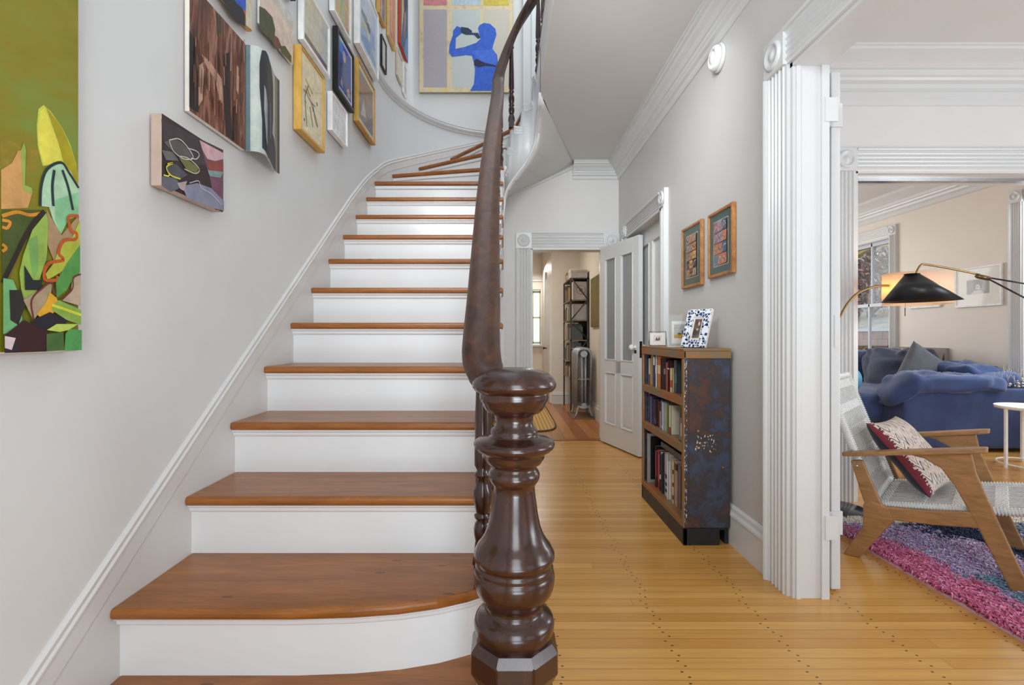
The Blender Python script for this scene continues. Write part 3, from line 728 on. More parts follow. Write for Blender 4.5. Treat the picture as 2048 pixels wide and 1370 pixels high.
# small dark canvas
lwpic('canvas_painting', 'small dark canvas of grey leaves with an unpainted linen edge', 'painting', 298, 446, 1.537, 1.747, .036, [
  ((58, 44, 46), rect()),
  px((70, 58, 62), (322, 238), (380, 268), (446, 300), (446, 330), (390, 330), (330, 300)), px((118, 76, 96), (400, 286), (446, 308), (446, 420), (430, 420), (420, 360)),
  px((206, 168, 172), (398, 280), (446, 306), (446, 318), (430, 322), (414, 318), (404, 300)),
  px((142, 74, 62), (412, 322), (446, 326), (446, 350), (420, 346)), px((128, 150, 150), (414, 340), (446, 344), (440, 356), (418, 352)),
  px((92, 88, 86), (326, 284), (350, 276), (376, 296), (384, 316), (366, 318), (340, 300)), px((108, 106, 104), (322, 300), (344, 304), (356, 322), (330, 320)), px((82, 84, 90), (330, 330), (350, 328), (374, 350), (356, 360), (334, 350)),
  px((118, 118, 70), (356, 316), (372, 318), (396, 336), (392, 346), (372, 340)), px((98, 100, 112), (322, 352), (350, 356), (362, 374), (340, 384), (322, 372)),
  px((136, 136, 158), (362, 372), (392, 366), (420, 376), (446, 402), (446, 422), (410, 412), (372, 396)), px((176, 158, 160), (352, 366), (372, 362), (366, 382), (358, 378)),
  ('s', (206, 202, 196), .0032, [(336, 280), (356, 278), (374, 296), (384, 316), (366, 318), (346, 304), (338, 288), (336, 280)]), ('s', (200, 196, 190), .003, [(372, 296), (390, 302), (396, 310), (390, 318), (380, 316)]),
  ('s', (206, 200, 170), .003, [(358, 312), (376, 318), (396, 338), (388, 347), (366, 338)]), ('s', (226, 216, 60), .004, [(332, 328), (344, 326), (330, 334), (338, 350), (358, 358)]), ('s', (226, 216, 60), .004, [(324, 350), (334, 352), (336, 346)]),
  ('s', (196, 196, 200), .0028, [(376, 366), (394, 362), (400, 376), (420, 388), (440, 410)])], side=(196, 172, 156))
BR = streaks((58, 34, 28), (110, 62, 42), (156, 112, 92), (16, 1, 2.2), 2.2, 1.4)
lwpic('canvas_painting', 'reddish brown canvas with pale streaked figures above the small dark canvas', 'painting', 366, 490, 1.822, 2.242, .02, [
  (BR, rect()),
  px((48, 34, 32), (446, 110), (458, 104), (462, 250), (474, 286), (452, 272), (446, 190)), px((40, 34, 32), (378, 60), (388, 80), (400, 190), (396, 226), (378, 214)),
  px((186, 146, 126), (402, 108), (420, 124), (444, 160), (446, 210), (438, 200), (430, 160), (410, 130)), px((192, 152, 130), (396, 132), (408, 122), (404, 200), (396, 212)), px((196, 150, 124), (472, 122), (477, 140), (476, 190), (472, 180)),
  px((58, 62, 30), (432, 24), (440, 36), (442, 66), (434, 70)),
  px((70, 40, 30), (466, 212), (474, 214), (474, 286), (466, 282))]+[('s', random.choice([(176, 130, 106), (84, 46, 34), (150, 92, 66), (60, 36, 30), (128, 72, 48)]), random.uniform(.002, .006), [(x_, y_), (x_+random.uniform(-1, 1), y_+random.uniform(20, 60))]) for x_, y_ in [(random.uniform(382, 486), random.uniform(60, 220)) for _ in range(60)] if y_+60 < 222+(x_-378)*.70 and y_ > (x_-390)*.9-10], side=(220, 214, 202))
# curling unframed painting of a standing body
crt = thing('canvas_painting', 'curling unframed painting of dark standing legs on pale grey', 'painting', (XL, 1.94, 1.826))
plan = [(.012, 0), (.055, .008), (.072, .035), (.070, .065), (.055, .12), (.038, .18), (.026, .23), (.024, .275)]
pl = smooth_path([(a, b, 0) for a, b in plan], 4); Hc = .416
def crtpt(s, v, off=0):
    i = min(int(s*(len(pl)-1)), len(pl)-2); f = s*(len(pl)-1)-i; p = pl[i].lerp(pl[i+1], f); t = (pl[i+1]-pl[i]).normalized()
    return (p.x+t.y*off, p.y-t.x*off, v*Hc)
mb = MB(); A = []
for s_ in range(29): A.append([mb.bm.verts.new(crtpt(s_/28, v, o)) for v, o in ((0, 0), (1, 0), (1, -.004), (0, -.004))])
for P, Q in zip(A, A[1:]):
    for k in range(4): mb.face([P[k], P[(k+1) % 4], Q[(k+1) % 4], Q[k]], True)
mb.face(A[0]); mb.face(A[-1]); mb.build('stretched_canvas', plain((190, 190, 184), .6, name='canvas_edge'), crt)
mb = MB(); mats = []
def crpoly(c, pts, off):
    m = plain(c, .5, var=.1, sc=14, name='oil_colour')
    if m not in mats: mats.append(m)
    mb.m = mats.index(m)
    # pts: list of (s, vlow, vhigh) columns
    n = 24; s0, s1 = pts[0][0], pts[-1][0]; prev = None
    for i in range(n+1):
        s_ = s0+(s1-s0)*i/n
        for a, b in zip(pts, pts[1:]):
            if s_ <= b[0]+1e-9: f = (s_-a[0])/(b[0]-a[0]); lo, hi = a[1]+(b[1]-a[1])*f, a[2]+(b[2]-a[2])*f; break
        cur = (mb.bm.verts.new(crtpt(s_, lo, off)), mb.bm.verts.new(crtpt(s_, hi, off)))
        if prev: mb.face([prev[0], cur[0], cur[1], prev[1]], True)
        prev = cur
crpoly((176, 184, 178), [(0, 0, 1), (1, 0, 1)], .0008); crpoly((92, 112, 116), [(0, 0, 1), (.07, 0, 1)], .0012); crpoly((138, 122, 96), [(.84, 0, 1), (1, 0, 1)], .0012); crpoly((70, 80, 84), [(.93, 0, 1), (1, 0, 1)], .0014)
crpoly((44, 52, 66), [(.24, .05, .40), (.40, .02, .37), (.8, 0, .32), (.86, 0, .2)], .0016)
crpoly((40, 42, 48), [(.19, .62, .84), (.23, .35, .98), (.32, .08, 1), (.48, .0, 1), (.62, .05, .97), (.70, .4, .9), (.73, .5, .8)], .0022)
crpoly((150, 156, 160), [(.28, .42, .66), (.35, .15, .62), (.42, .1, .5)], .0028); crpoly((96, 104, 116), [(.54, .2, .58), (.60, .25, .6)], .0028)
mb.build('painted_surface', mats, crt)
lwpic('canvas_painting', 'blue and orange canvas, its lower corner showing above the reddish brown one', 'painting', 398, 503, 2.315, 2.56, .02, [
  ((190, 104, 44), rect()), px((30, 26, 30), (430, -60), (470, -20), (490, 30), (490, 54), (468, 38), (444, 0), (420, -40)), px((30, 84, 190), (450, -60), (494, -10), (498, 14), (490, 22), (474, 8), (448, -30)), px((206, 198, 170), (491, -30), (503, -20), (503, 60), (491, 50))], side=(196, 150, 90))
lwpic('canvas_painting', 'white-edged landscape canvas of a dark wooded hill under a pale pink sky', 'painting', 512, 586, 2.400, 2.602, .016, [
  ((214, 194, 178), rect()), px((200, 196, 186), (516, -60), (590, 40), (590, 70), (540, -10), (516, -20)), px((70, 72, 38), (518, 12), (530, 18), (544, 34), (550, 58), (548, 88), (536, 76), (518, 58)), px((112, 66, 48), (548, 70), (556, 76), (562, 92), (556, 100), (547, 90)), px((84, 84, 34), (558, 92), (570, 92), (582, 112), (582, 126), (562, 106))], side=(222, 218, 206))
lwpic('framed_picture', 'dark brown frame above the landscape canvas', 'picture', 560, 592, 2.71, 2.95, .03, [((120, 90, 70), rect())], frame=(.02, plain((52, 32, 24), .4, name='dark_brown_frame')))
lwpic('framed_picture', 'pale gilt box frame holding a scratchy bright drawing on cream paper', 'picture', 585, 650, 2.108, 2.522, .042, [
  ((232, 218, 180), rect())]+[('s', c, .010, p) for c, p in (
   ((70, 110, 110), [(612, 165), (618, 190), (626, 205), (634, 215)]), ((70, 110, 110), [(611, 200), (613, 230), (616, 260)]), ((70, 110, 110), [(619, 166), (611, 190), (613, 206)]),
   ((190, 96, 60), [(616, 168), (620, 184), (624, 192)]), ((190, 96, 60), [(621, 196), (627, 212), (630, 226)]), ((96, 150, 84), [(622, 214), (626, 238), (629, 262)]), ((200, 176, 84), [(612, 150), (617, 160), (628, 185)]),
   ((60, 80, 100), [(629, 215), (635, 240), (640, 262)]), ((150, 130, 110), [(632, 232), (638, 258)]), ((50, 46, 46), [(608, 240), (610, 246)]), ((50, 46, 46), [(638, 205), (639, 214)]), ((190, 96, 60), [(607, 174), (612, 180)]))],
   frame=(.012, GOLD), mat_w=.012, matc=(238, 228, 200), glass=True, facename='drawing')
lwpic('framed_picture', 'white framed pale pencil drawing of buildings with a brown lower edge', 'picture', 594, 661, 2.578, 2.875, .032, [
  ((206, 200, 178), rect()), ((118, 92, 78), rect(0, 1, 0, .12))]+[('s', (176, 168, 130), .003, [(.1+.2*i, .2), (.1+.2*i, .9)]) for i in range(5)]+[('s', (180, 170, 120), .004, [(.1, .9), (.5, .86), (.9, .92)])],
   frame=(.018, WHITEP), mat_w=.012, matc=(214, 208, 190), glass=True, facename='drawing')
lwpic('framed_picture', 'black framed print of a hunched figure on deep blue', 'picture', 664, 709, 2.58, 2.96, .036, [
  ((34, 60, 160), rect()), ('e', (200, 176, 150), (.42, .78), .03, .035, 0), ((62, 74, 120), [(.2, .05), (.35, .62), (.6, .7), (.75, .3), (.8, .05)]), ((196, 160, 140), [(.05, .1), (.2, .3), (.3, .05)]), ((186, 156, 140), [(.6, .15), (.8, .25), (.95, .1), (.7, .0)]), ((28, 32, 60), [(.1, .05), (.3, .5), (.2, .6), (.02, .3)]), ((80, 130, 200), rect(0, .3, .75, 1))],
   frame=(.022, plain((22, 20, 20), .35, name='black_frame')), mat_w=.022, matc=(226, 224, 240), glass=True, facename='print')
lwpic('framed_picture', 'small thin white frame with faint grey specks below the black frame', 'picture', 653, 696, 2.296, 2.522, .034, [
  ((228, 228, 228), rect())]+[('e', (150, 152, 156), (random.uniform(.15, .85), random.uniform(.15, .85)), .004, .003, .4) for i in range(12)], frame=(.012, WHITEP), mat_w=.006, matc=(232, 232, 232), facename='drawing')
lwpic('framed_picture', 'pale gilt frame with a dim brown photograph, farther of the two gilt ones', 'picture', 706, 751, 2.57, 3.0, .038, [
  ((150, 124, 108), rect()), ((176, 120, 80), rect(0, 1, .62, .75)), ((120, 112, 108), rect(0, 1, 0, .3)), ((196, 178, 160), [(.1, .1), (.3, .5), (.5, .2)])], frame=(.014, GOLD), mat_w=.03, matc=(228, 222, 204), glass=True, facename='photograph')
lwpic('framed_picture', 'white framed picture streaked with orange and green above the black frame', 'picture', 657, 703, 3.012, 3.45, .034, [
  ((214, 178, 120), rect()), ((150, 176, 110), [(.4, 0), (.6, .4), (.5, 1), (.3, 1)]), ((220, 150, 110), [(.7, 0), (.8, .5), (.7, 1), (.95, 1), (.9, 0)]), ((176, 190, 150), [(.55, .0), (.65, .5), (.6, .8), (.7, 0)])], frame=(.018, WHITEP), mat_w=.008, matc=(222, 216, 200), glass=True)
lwpic('framed_picture', 'large deep white frame with a pale blue boat scene', 'picture', 706, 758, 3.10, 3.61, .046, [
  ((196, 208, 226), rect()), ((156, 178, 206), [(0, .1), (.5, .3), (1, .1), (1, 0), (0, 0)]), ((110, 130, 136), [(.0, .5), (.3, .46), (.5, .55), (.35, .62), (.05, .6)]), ((186, 190, 160), [(.0, .25), (.3, .3), (.5, .2), (.4, .42), (.1, .44)]), ((50, 60, 96), [(.3, .5), (.5, .42), (.7, .5), (.5, .6)]), ((150, 172, 226), [(.6, .2), (.9, .3), (.9, .6), (.6, .6)])],
   frame=(.016, WHITEP), mat_w=.05, matc=(226, 232, 242), glass=True)
BLK = plain((22, 20, 20), .35, name='black_frame')
def upic(label, ya, yb, z0, z1, t, art, **k): return picture(k.pop('nm', 'framed_picture'), label, k.pop('ct', 'picture'), (XL, ya), (XL, yb), z0, z1, t, art, **k)
upic('small thin black frame beside the large deep white frame', 4.11, 4.27, 3.35, 3.61, .02, [((214, 210, 204), rect())], frame=(.014, BLK), mat_w=.01, glass=True)
upic('gilt frame with a yellow and blue picture above the thin black frame', 3.97, 4.19, 3.70, 4.3, .03, [((206, 170, 120), rect()), ((90, 110, 160), rect(.6, 1, 0, 1)), ((190, 120, 90), rect(.2, .4, 0, .6))], frame=(.016, GOLD), glass=True)
upic('pale frame with a red and pink picture beside the orange-edged canvas', 4.32, 4.58, 3.73, 4.5, .03, [((206, 116, 104), rect()), ((226, 160, 140), rect(.3, .6, .1, 1)), ((222, 130, 90), [(.6, 0), (.9, .3), (.8, 1), (.65, 1)])], frame=(.014, plain((214, 178, 110), .5, name='pale_frame')), glass=True)
upic('stormy blue canvas with an orange edge, last on the stair wall', 4.787, 5.17, 3.94, 4.75, .03, [
  ((84, 96, 124), rect()), ((206, 170, 110), [(.1, .1), (.4, .5), (.3, .9), (.15, .6)]), ((150, 130, 120), [(.4, .1), (.7, .5), (.6, .8), (.45, .5)]), ((92, 140, 186), [(.4, 0), (1, 0), (1, .3), (.7, .26)]), ((54, 60, 80), [(.5, .5), (.9, .7), (.7, 1), (.4, .9)])], side=(190, 66, 34), nm='canvas_painting', ct='painting')
upic('small beige frame under the red and pink picture', 4.69, 4.93, 3.58, 3.84, .022, [((216, 206, 192), rect())], frame=(.014, plain((206, 190, 170), .5, name='beige_frame')), mat_w=.01)
upic('small white frame under the orange-edged canvas', 4.98, 5.16, 3.56, 3.86, .025, [((198, 194, 200), rect())], frame=(.012, WHITEP))
# blue figure canvas on the end wall
def bp(px_, py): Y = YB-.04; X = (px_-CX)/F*Y; return ((X-BX0)/(BX1-BX0), (EYE+(CY-py)/F*Y-BZ0)/(BZ1-BZ0))
Yf = YB-.04; BX0 = (838-CX)/F*Yf; BX1 = (1026-CX)/F*Yf; BZ0 = EYE+(CY-185)/F*Yf; BZ1 = BZ0+1.3
bpp = lambda *p: [bp(a, b) for a, b in p]
LIN = streaks((204, 178, 132), (222, 206, 172), (230, 196, 128), (3, 1, 3), 4, .4)
GA = plain((176, 168, 174), .8, var=.08, sc=120, name='grey_gauze'); GB_ = plain((196, 202, 198), .8, var=.06, sc=120, name='pale_gauze'); GC_ = plain((206, 198, 182), .8, var=.05, sc=120, name='buff_gauze')
BL = (48, 96, 200)
art = [(LIN, rect()),
  (GA, bpp((847, 19), (894, 19), (894, 175), (847, 175))), (GB_, bpp((904, 19), (960, 19), (960, 175), (904, 175))), (GC_, bpp((967, 19), (1018, 19), (1018, 175), (967, 175))),
  ((206, 128, 134), bpp((847, -60), (894, -60), (894, 11), (847, 11))), ((186, 202, 210), bpp((904, -60), (960, -60), (960, 11), (904, 11))), ((206, 186, 74), bpp((967, -60), (1018, -60), (1018, 11), (967, 11))),
  (BL, bpp((906, 62), (914, 52), (922, 56), (922, 68), (912, 76), (911, 98), (930, 94), (952, 86), (961, 78), (958, 68), (956, 56), (960, 50), (968, 46), (980, 48), (991, 58), (993, 70), (986, 92), (985, 98), (994, 110), (996, 124), (992, 144), (988, 182), (940, 182), (948, 168), (950, 140), (948, 126), (944, 112), (928, 110), (904, 114), (898, 106), (899, 90), (906, 70))),
  ((66, 110, 214), bpp((944, 104), (950, 100), (966, 101), (984, 98), (992, 108), (995, 122), (990, 132), (960, 122), (950, 114))),
  ((58, 98, 204), bpp((911, 98), (940, 94), (938, 110), (906, 114), (908, 102))),
  ((34, 52, 84), bpp((922, 54), (936, 56), (944, 62), (944, 66), (956, 66), (961, 76), (956, 78), (948, 70), (932, 70), (922, 66))),
  ((30, 34, 70), bpp((948, 122), (953, 118), (970, 126), (992, 131), (992, 134), (972, 132), (956, 135), (948, 130)))]
picture('canvas_painting', 'large gridded canvas of a blue figure drinking from a bottle', 'painting', (BX0, YB), (BX1, YB), BZ0, BZ1, .04, art, side=(150, 146, 128))
# two oak framed prints on the right wall
def grid(seed, cols):
    random.seed(seed); a = [((74, 96, 88), rect()), ((226, 214, 190), rect(.16, .84, .12, .88)), ((100, 100, 104), rect(.175, .825, .13, .87))]
    for i in range(3):
        for j in range(5 if seed == 1 else 4):
            n = 5 if seed == 1 else 4
            x0 = .185+.215*i; y0 = .14+.73/n*j; c = random.choice(cols)
            a.append((c, rect(x0, x0+.2, y0, y0+.73/n-.012)))
            c2 = random.choice(cols); cx_, cy_ = x0+.1, y0+.36/n
            a.append(('s', (222, 206, 184), .0035, [(x0+.02, y0+.02), (cx_, cy_+random.uniform(-.04, .05)), (x0+.18, y0+random.uniform(.04, .12))]))
            a.append(('s', c2, .008, [(x0+.03, cy_+.02), (cx_, cy_-.03), (x0+.17, cy_+.02)]))
    return a
def rwpic(label, ya, yb, z0, z1, art): return picture('framed_print', label, 'picture', (XR, ya), (XR, yb), z0, z1, .024, art, frame=(.017, OAK), glass=True, facename='print')
rwpic('oak framed print of three-column brown lettered squares, the farther one from the opening', 3.312, 2.985, 1.412, 1.808, grid(1, [(120, 84, 60), (180, 120, 70), (70, 60, 60), (150, 130, 120), (196, 150, 90)]))
rwpic('oak framed print of blue and lilac squares, the nearer one to the opening', 2.885, 2.575, 1.432, 1.80, grid(2, [(110, 126, 150), (160, 140, 160), (190, 120, 90), (84, 100, 120), (150, 110, 110)]))
random.seed(11)
# ------------------------------------------------------------------ smoke alarm
sa = thing('smoke_alarm', 'round white smoke alarm high on the hallway wall', 'smoke alarm', (XR, 2.77, 2.655), 0)
mb = MB(); mb.lathe([(.072, 0), (.076, -.004), (.076, -.016), (.070, -.019)], (0, 0, 0), 32, 'x'); mb.build('base_plate', TRIM, sa)
mb = MB(); mb.lathe([(.066, -.019), (.066, -.034), (.058, -.046), (.046, -.05), (.044, -.047), (.030, -.047), (.027, -.053), (.002, -.054)], (0, 0, 0), 32, 'x'); mb.build('cover', WHITEP, sa)
mb = MB(); mb.lathe([(.008, -.05), (.008, -.056), (.002, -.057)], (0, -.03, .035), 12, 'x'); mb.build('test_button', plain((200, 200, 200), .4, name='grey_plastic'), sa)
# ------------------------------------------------------------------ doors
def panel_door(name, w_, h, t=.042, glass=True):
    """leaf in local x 0..w, y -t..0, z 0..h"""
    root = bpy.data.objects.new(name, None); COL.objects.link(root); tag(root, kind='structure')
    st = .1; mu = .095; r0 = .2; r1 = h*.40; r2 = .10
    mb = MB(); mb.box(0, st, -t, 0, 0, h); mb.box(w_-st, w_, -t, 0, 0, h); cx_ = w_/2; mb.box(cx_-mu/2, cx_+mu/2, -t, 0, r0, h-.13)
    mb.box(st, w_-st, -t, 0, 0, r0); mb.box(st, w_-st, -t, 0, h-.13, h); mb.box(st, w_-st, -t, 0, r1-.075, r1+.045)
    mb.build('leaf_frame', TRIMB, root, bevel=.002)
    for x0, x1 in ((st, cx_-mu/2), (cx_+mu/2, w_-st)):
        mb = MB()
        mb.box(x0, x1, -t+.014, -.014, r0, r1-.075); mb.box(x0+.03, x1-.03, -t+.008, -.008, r0+.03, r1-.105)
        for z0, z1 in ((r0, r1-.075), (r1+.045, h-.13)):
            for a in ((x0, x0+.012, z0, z1), (x1-.012, x1, z0, z1), (x0, x1, z0, z0+.012), (x0, x1, z1-.012, z1)): mb.box(a[0], a[1], -t-.006, .006, a[2], a[3])
        mb.build('panel_moulding', TRIMB, root, bevel=.003)
        g = MB(); g.box(x0+.004, x1-.004, -t/2-.003, -t/2+.003, r1+.048, h-.133)
        g.build('pane', FROST if glass else TRIMB, root)
    return root
m, nt, bs = nodes('frosted_glass'); bs.inputs['Base Color'].default_value = lin((168, 172, 172)); bs.inputs['Roughness'].default_value = .35
bs.inputs['Transmission Weight'].default_value = .25; FROST = m
d1 = panel_door('door_1', .738, 2.0)
H0 = Vector((1.042, 5.17)); H1 = Vector((1.252, 4.463)); dd = (H1-H0)
d1.location = (H0.x, H0.y, .012); d1.rotation_euler.z = math.atan2(dd.y, dd.x)
for sy in (-1, 1):
    k_ = MB(); y_ = -.021+sy*.021
    k_.lathe([(.018, y_), (.018, y_+sy*.004), (.008, y_+sy*.008), (.008, y_+sy*.022), (.024, y_+sy*.030), (.027, y_+sy*.042), (.020, y_+sy*.056), (.002, y_+sy*.06)], (.68, 0, .985), 20, 'y'); k_.build('knob', WHITEP, d1)
mb = MB(); mb.box(.66, .70, -.0435, .0015, .93, .96); mb.box(.7375, .7400, -.034, -.008, .89, 1.04); mb.build('lock_plate', BLACKM, d1)
d2 = panel_door('door_2', RD1-RD0-.03, RDZ-.02, glass=False); d2.location = (XPW-.03, RD1-.015, .008); d2.rotation_euler.z = -math.pi/2
d3 = bpy.data.objects.new('door_3', None); COL.objects.link(d3); tag(d3, kind='structure')
mb = MB(); mb.box(1.405, 1.445, 2.125, 2.86, .012, 2.235); mb.build('folded_leaf', TRIM, d3, bevel=.004)
for zc in (2.045, .30):
    mb = MB(); mb.box(1.340, 1.392, 2.062, 2.070, zc-.05, zc+.05); mb.box(1.396, 1.448, 2.116, 2.124, zc-.05, zc+.05); mb.lathe([(.006, zc-.052), (.006, zc+.052)], (1.394, 2.112, 0), 10)
    mb.box(1.372, 1.396, 2.104, 2.110, zc-.05, zc+.05)
    mb.build('hinge', TRIM, d3)
for z_ in (1.12,):
    mb = MB(); mb.box(1.418, 1.432, 2.1225, 2.125, z_-.07, z_+.07); mb.build('lock_plate', TRIM, d3)
# ------------------------------------------------------------------ parlor partition and far room shell
PY0, PY1, PXL, PZ = 3.29, 3.53, 2.33, 2.19
mb = MB(); mb.box(XPW, PXL, PY0, PY1, 0, ZC); mb.box(4.75, 5.3, PY0, PY1, 0, ZC); mb.box(PXL, 4.75, PY0, PY1, PZ, ZC); struct('wall_partition', mb, WALL)
mb = MB(); mb.box(XPW, XPW+.06, YB-1.7, 8.6, 0, ZC); struct('wall_far_side', mb, CREAM)
mb = MB(); mb.box(1.4, 2.2, 8.6, 8.7, 0, ZC); mb.box(4.2, 5.3, 8.6, 8.7, 0, ZC); mb.box(2.2, 4.2, 8.6, 8.7, 0, .9); mb.box(2.2, 4.2, 8.6, 8.7, 2.7, ZC); struct('wall_far_back', mb, CREAM)
casing(PXL, 4.75, PZ, .15, 'y', PY0, -1, mats=TRIM)
mb = MB(); mb.box(PXL, PXL+.014, PY0-.012, PY1+.012, 0, PZ); mb.box(PXL, 4.75, PY0-.012, PY1+.012, PZ-.012, PZ); trim(mb)
mb = MB(); mb.box(PXL, 4.75, PY0+.095, PY0+.145, PZ-.03, PZ-.012); o = trim(mb, plain((176, 178, 182), .2, .9, name='steel_track'))
cp2 = cornice_prof(.24, .19)
trim(runmould(cp2+[], (XPW, PY0, ZC), (5.3, PY0, ZC), (0, -1, 0)))
trim(runmould([(0, 0), (.012, 0), (.02, -.008), (.02, -.05), (.012, -.058), (.010, -.09), (0, -.095)], (XPW, PY0, ZC-.19), (5.3, PY0, ZC-.19), (0, -1, 0)))
tag(runmould(skirt_prof(.21), (XPW, PY0, 0), (PXL-.15, PY0, 0), (0, -1, 0)).build('baseboard_parlor', TRIM), kind='structure')
XW = 5.09
W1 = (6.53, 7.42); W2 = (4.02, 4.84); WZ0, WZ1 = .62, 2.42
mb = MB(); mb.box(5.3, 5.4, 1.7, 3.53, 0, ZC); mb.box(5.3, 5.4, -1.8, -.6, 0, ZC); mb.box(5.3, 5.4, -.6, 1.7, 2.4, ZC); mb.box(5.3, 5.4, -.6, 1.7, 0, .6); struct('wall_parlor_right', mb, WALL)
mb = MB(); ycuts = [3.5, W2[0], W2[1], W1[0], W1[1], 8.6]
for a, b, full in ((3.5, W2[0], 1), (W2[0], W2[1], 0), (W2[1], W1[0], 1), (W1[0], W1[1], 0), (W1[1], 8.6, 1)):
    if full: mb.box(XW, XW+.2, a, b, 0, ZC)
    else: mb.box(XW, XW+.2, a, b, 0, WZ0); mb.box(XW, XW+.2, a, b, WZ1, ZC)
struct('wall_far_right', mb, CREAM)
trim(runmould(cp2, (XW, 3.5, ZC), (XW, 8.6, ZC), (-1, 0, 0)))
trim(runmould([(0, 0), (.012, 0), (.02, -.008), (.02, -.05), (.012, -.058), (0, -.062)], (XW, 3.5, ZC-.19), (XW, 8.6, ZC-.19), (-1, 0, 0)))
casing(W1[0], W1[1], WZ1, .13, 'x', XW, -1, z0=WZ0-.1); casing(W2[0], W2[1], WZ1, .13, 'x', XW, -1, z0=0)
SASH = plain((196, 202, 210), .4, name='grey_sash', var=.02)
def window(name, y0, y1):
    root = bpy.data.objects.new(name, None); COL.objects.link(root); tag(root, kind='structure')
    zm = 1.53; 
    mb = MB(); X0 = XW+.05
    mb.box(XW-.0, XW+.2, y0, y0+.015, WZ0, WZ1); mb.box(XW, XW+.2, y1-.015, y1, WZ0, WZ1); mb.box(XW, XW+.2, y0, y1, WZ1-.02, WZ1); mb.box(XW-.05, XW+.2, y0-.05, y1+.05, WZ0-.02, WZ0+.012); mb.build('lining', TRIM, root)
    for z0, z1, xo, nm in ((zm-.02, WZ1-.02, .09, 'upper_sash'), (WZ0+.012, zm+.02, .05, 'lower_sash')):
        mb = MB(); a, b = y0+.015, y1-.015
        mb.box(XW+xo, XW+xo+.035, a, a+.05, z0, z1); mb.box(XW+xo, XW+xo+.035, b-.05, b, z0, z1); mb.box(XW+xo, XW+xo+.035, a, b, z0, z0+.045); mb.box(XW+xo, XW+xo+.035, a, b, z1-.045, z1)
        mb.box(XW+xo, XW+xo+.03, (a+b)/2-.014, (a+b)/2+.014, z0, z1); s_ = mb.build(nm, SASH, root, bevel=.003)
        g = MB(); g.box(XW+xo+.014, XW+xo+.018, a+.04, b-.04, z0+.04, z1-.04); g.build('pane', GLASS, s_)
window('window_1', *W1); window('window_2', *W2)
# ------------------------------------------------------------------ rusty bookcase
RUST = rust_mat('rusted_steel_panel', (68, 76, 98), (62, 58, 62), (92, 62, 50), 15)
RUSTT = rust_mat('rusty_orange_trim', (132, 116, 92), (150, 112, 68), (168, 98, 50), 11, .45)
RUSTD = rust_mat('dark_rust_inside', (40, 28, 26), (58, 36, 28), (80, 48, 34), 6)
bk = thing('bookcase', 'rusty steel three-shelf bookcase standing against the hallway wall', 'bookcase', (0, 0, 0))
BX, BXE, BY0, BY1, BT = .943, 1.188, 2.60, 3.39, 1.034
mb = MB(); mb.box(BX+.01, BXE, BY0, BY0+.012, .09, BT-.012); mb.box(BX+.004, BX+.03, BY0-.002, BY0+.014, .09, BT-.05); mb.build('side_panel', RUST, bk, bevel=.004)
mb = MB(); mb.box(BX+.01, BXE, BY1-.012, BY1, .09, BT-.012); mb.build('side_panel', RUST, bk, bevel=.003)
mb = MB(); mb.box(BXE-.008, BXE, BY0+.012, BY1-.012, .09, BT-.012); mb.build('back_panel', RUSTD, bk)
mb = MB(); mb.box(BX, BXE+.004, BY0-.006, BY1+.006, BT-.014, BT); mb.box(BX, BX+.012, BY0-.006, BY1+.006, BT-.055, BT-.014); mb.box(BX, BXE+.004, BY0-.006, BY0, BT-.052, BT-.014)
mb.build('top_panel', RUSTT, bk, bevel=.003)
for y0, y1 in ((BY0, BY0+.03), (BY1-.03, BY1)):
    mb = MB(); mb.box(BX, BX+.012, y0, y1, .09, BT-.055); mb.build('front_post', RUSTT, bk, bevel=.003)
shelf_z = (.774, .525, .117)
for z in shelf_z:
    mb = MB(); mb.box(BX+.012, BXE-.008, BY0+.012, BY1-.012, z-.012, z); mb.box(BX+.001, BX+.012, BY0+.03, BY1-.03, z-(.045 if z > .2 else .03), z); mb.build('shelf', RUSTT if z > .2 else RUSTT, bk, bevel=.002)
mb = MB(); mb.box(BX, BX+.02, BY0, BY1, 0, .088); mb.box(BX, BX+.19, BY0, BY0+.012, 0, .088); mb.box(BXE-.02, BXE, BY0+.02, BY1, 0, .088); mb.box(BX, BXE, BY1-.02, BY1, 0, .088); mb.box(BX+.02, BXE-.02, BY0+.012, BY1-.02, .075, .088)
mb.build('plinth', plain((38, 42, 48), .45, .3, name='black_plinth', var=.1), bk, bevel=.002)
mb = MB()
for y_, z_, r in ((BY0-.002, .60, .008), (BY0-.002, .41, .006)): mb.lathe([(r, -.001), (r*.8, -.004), (.001, -.005)], (1.02 if z_ > .5 else 1.15, BY0, z_), 10, 'y')
mb.build('rivet', RUSTT, bk)
# worn stencil patch of pale flakes on the panel
def flakes(seed, n, x0, x1, z0, z1, r0, r1):
    random.seed(seed); mb = MB()
    for _ in range(n):
        x, z, r = random.uniform(x0, x1), random.uniform(z0, z1), random.uniform(r0, r1)
        k = random.randint(5, 8); mb.face([(x+r*random.uniform(.5, 1.2)*math.cos(2*math.pi*i/k), BY0-.0008, z+r*random.uniform(.8, 2.4)*math.sin(2*math.pi*i/k)) for i in range(k)])
    return mb
mb = flakes(3, 46, 1.005, 1.12, .49, .58, .0012, .004)
for x_ in (.950, .958):
    for i in range(46):
        z = random.uniform(.1, .97); r = random.uniform(.0008, .0022); mb.face([(x_+random.uniform(-.003, .002)+r*math.cos(a), BY0-.0028, z+r*4*math.sin(a)) for a in (0, 1.2, 2.4, 3.6, 4.8)])
mb.build('flaked_paint', plain((206, 196, 180), .7, name='old_paint_flakes'), bk)['kind'] = 'stuff'
random.seed(21)
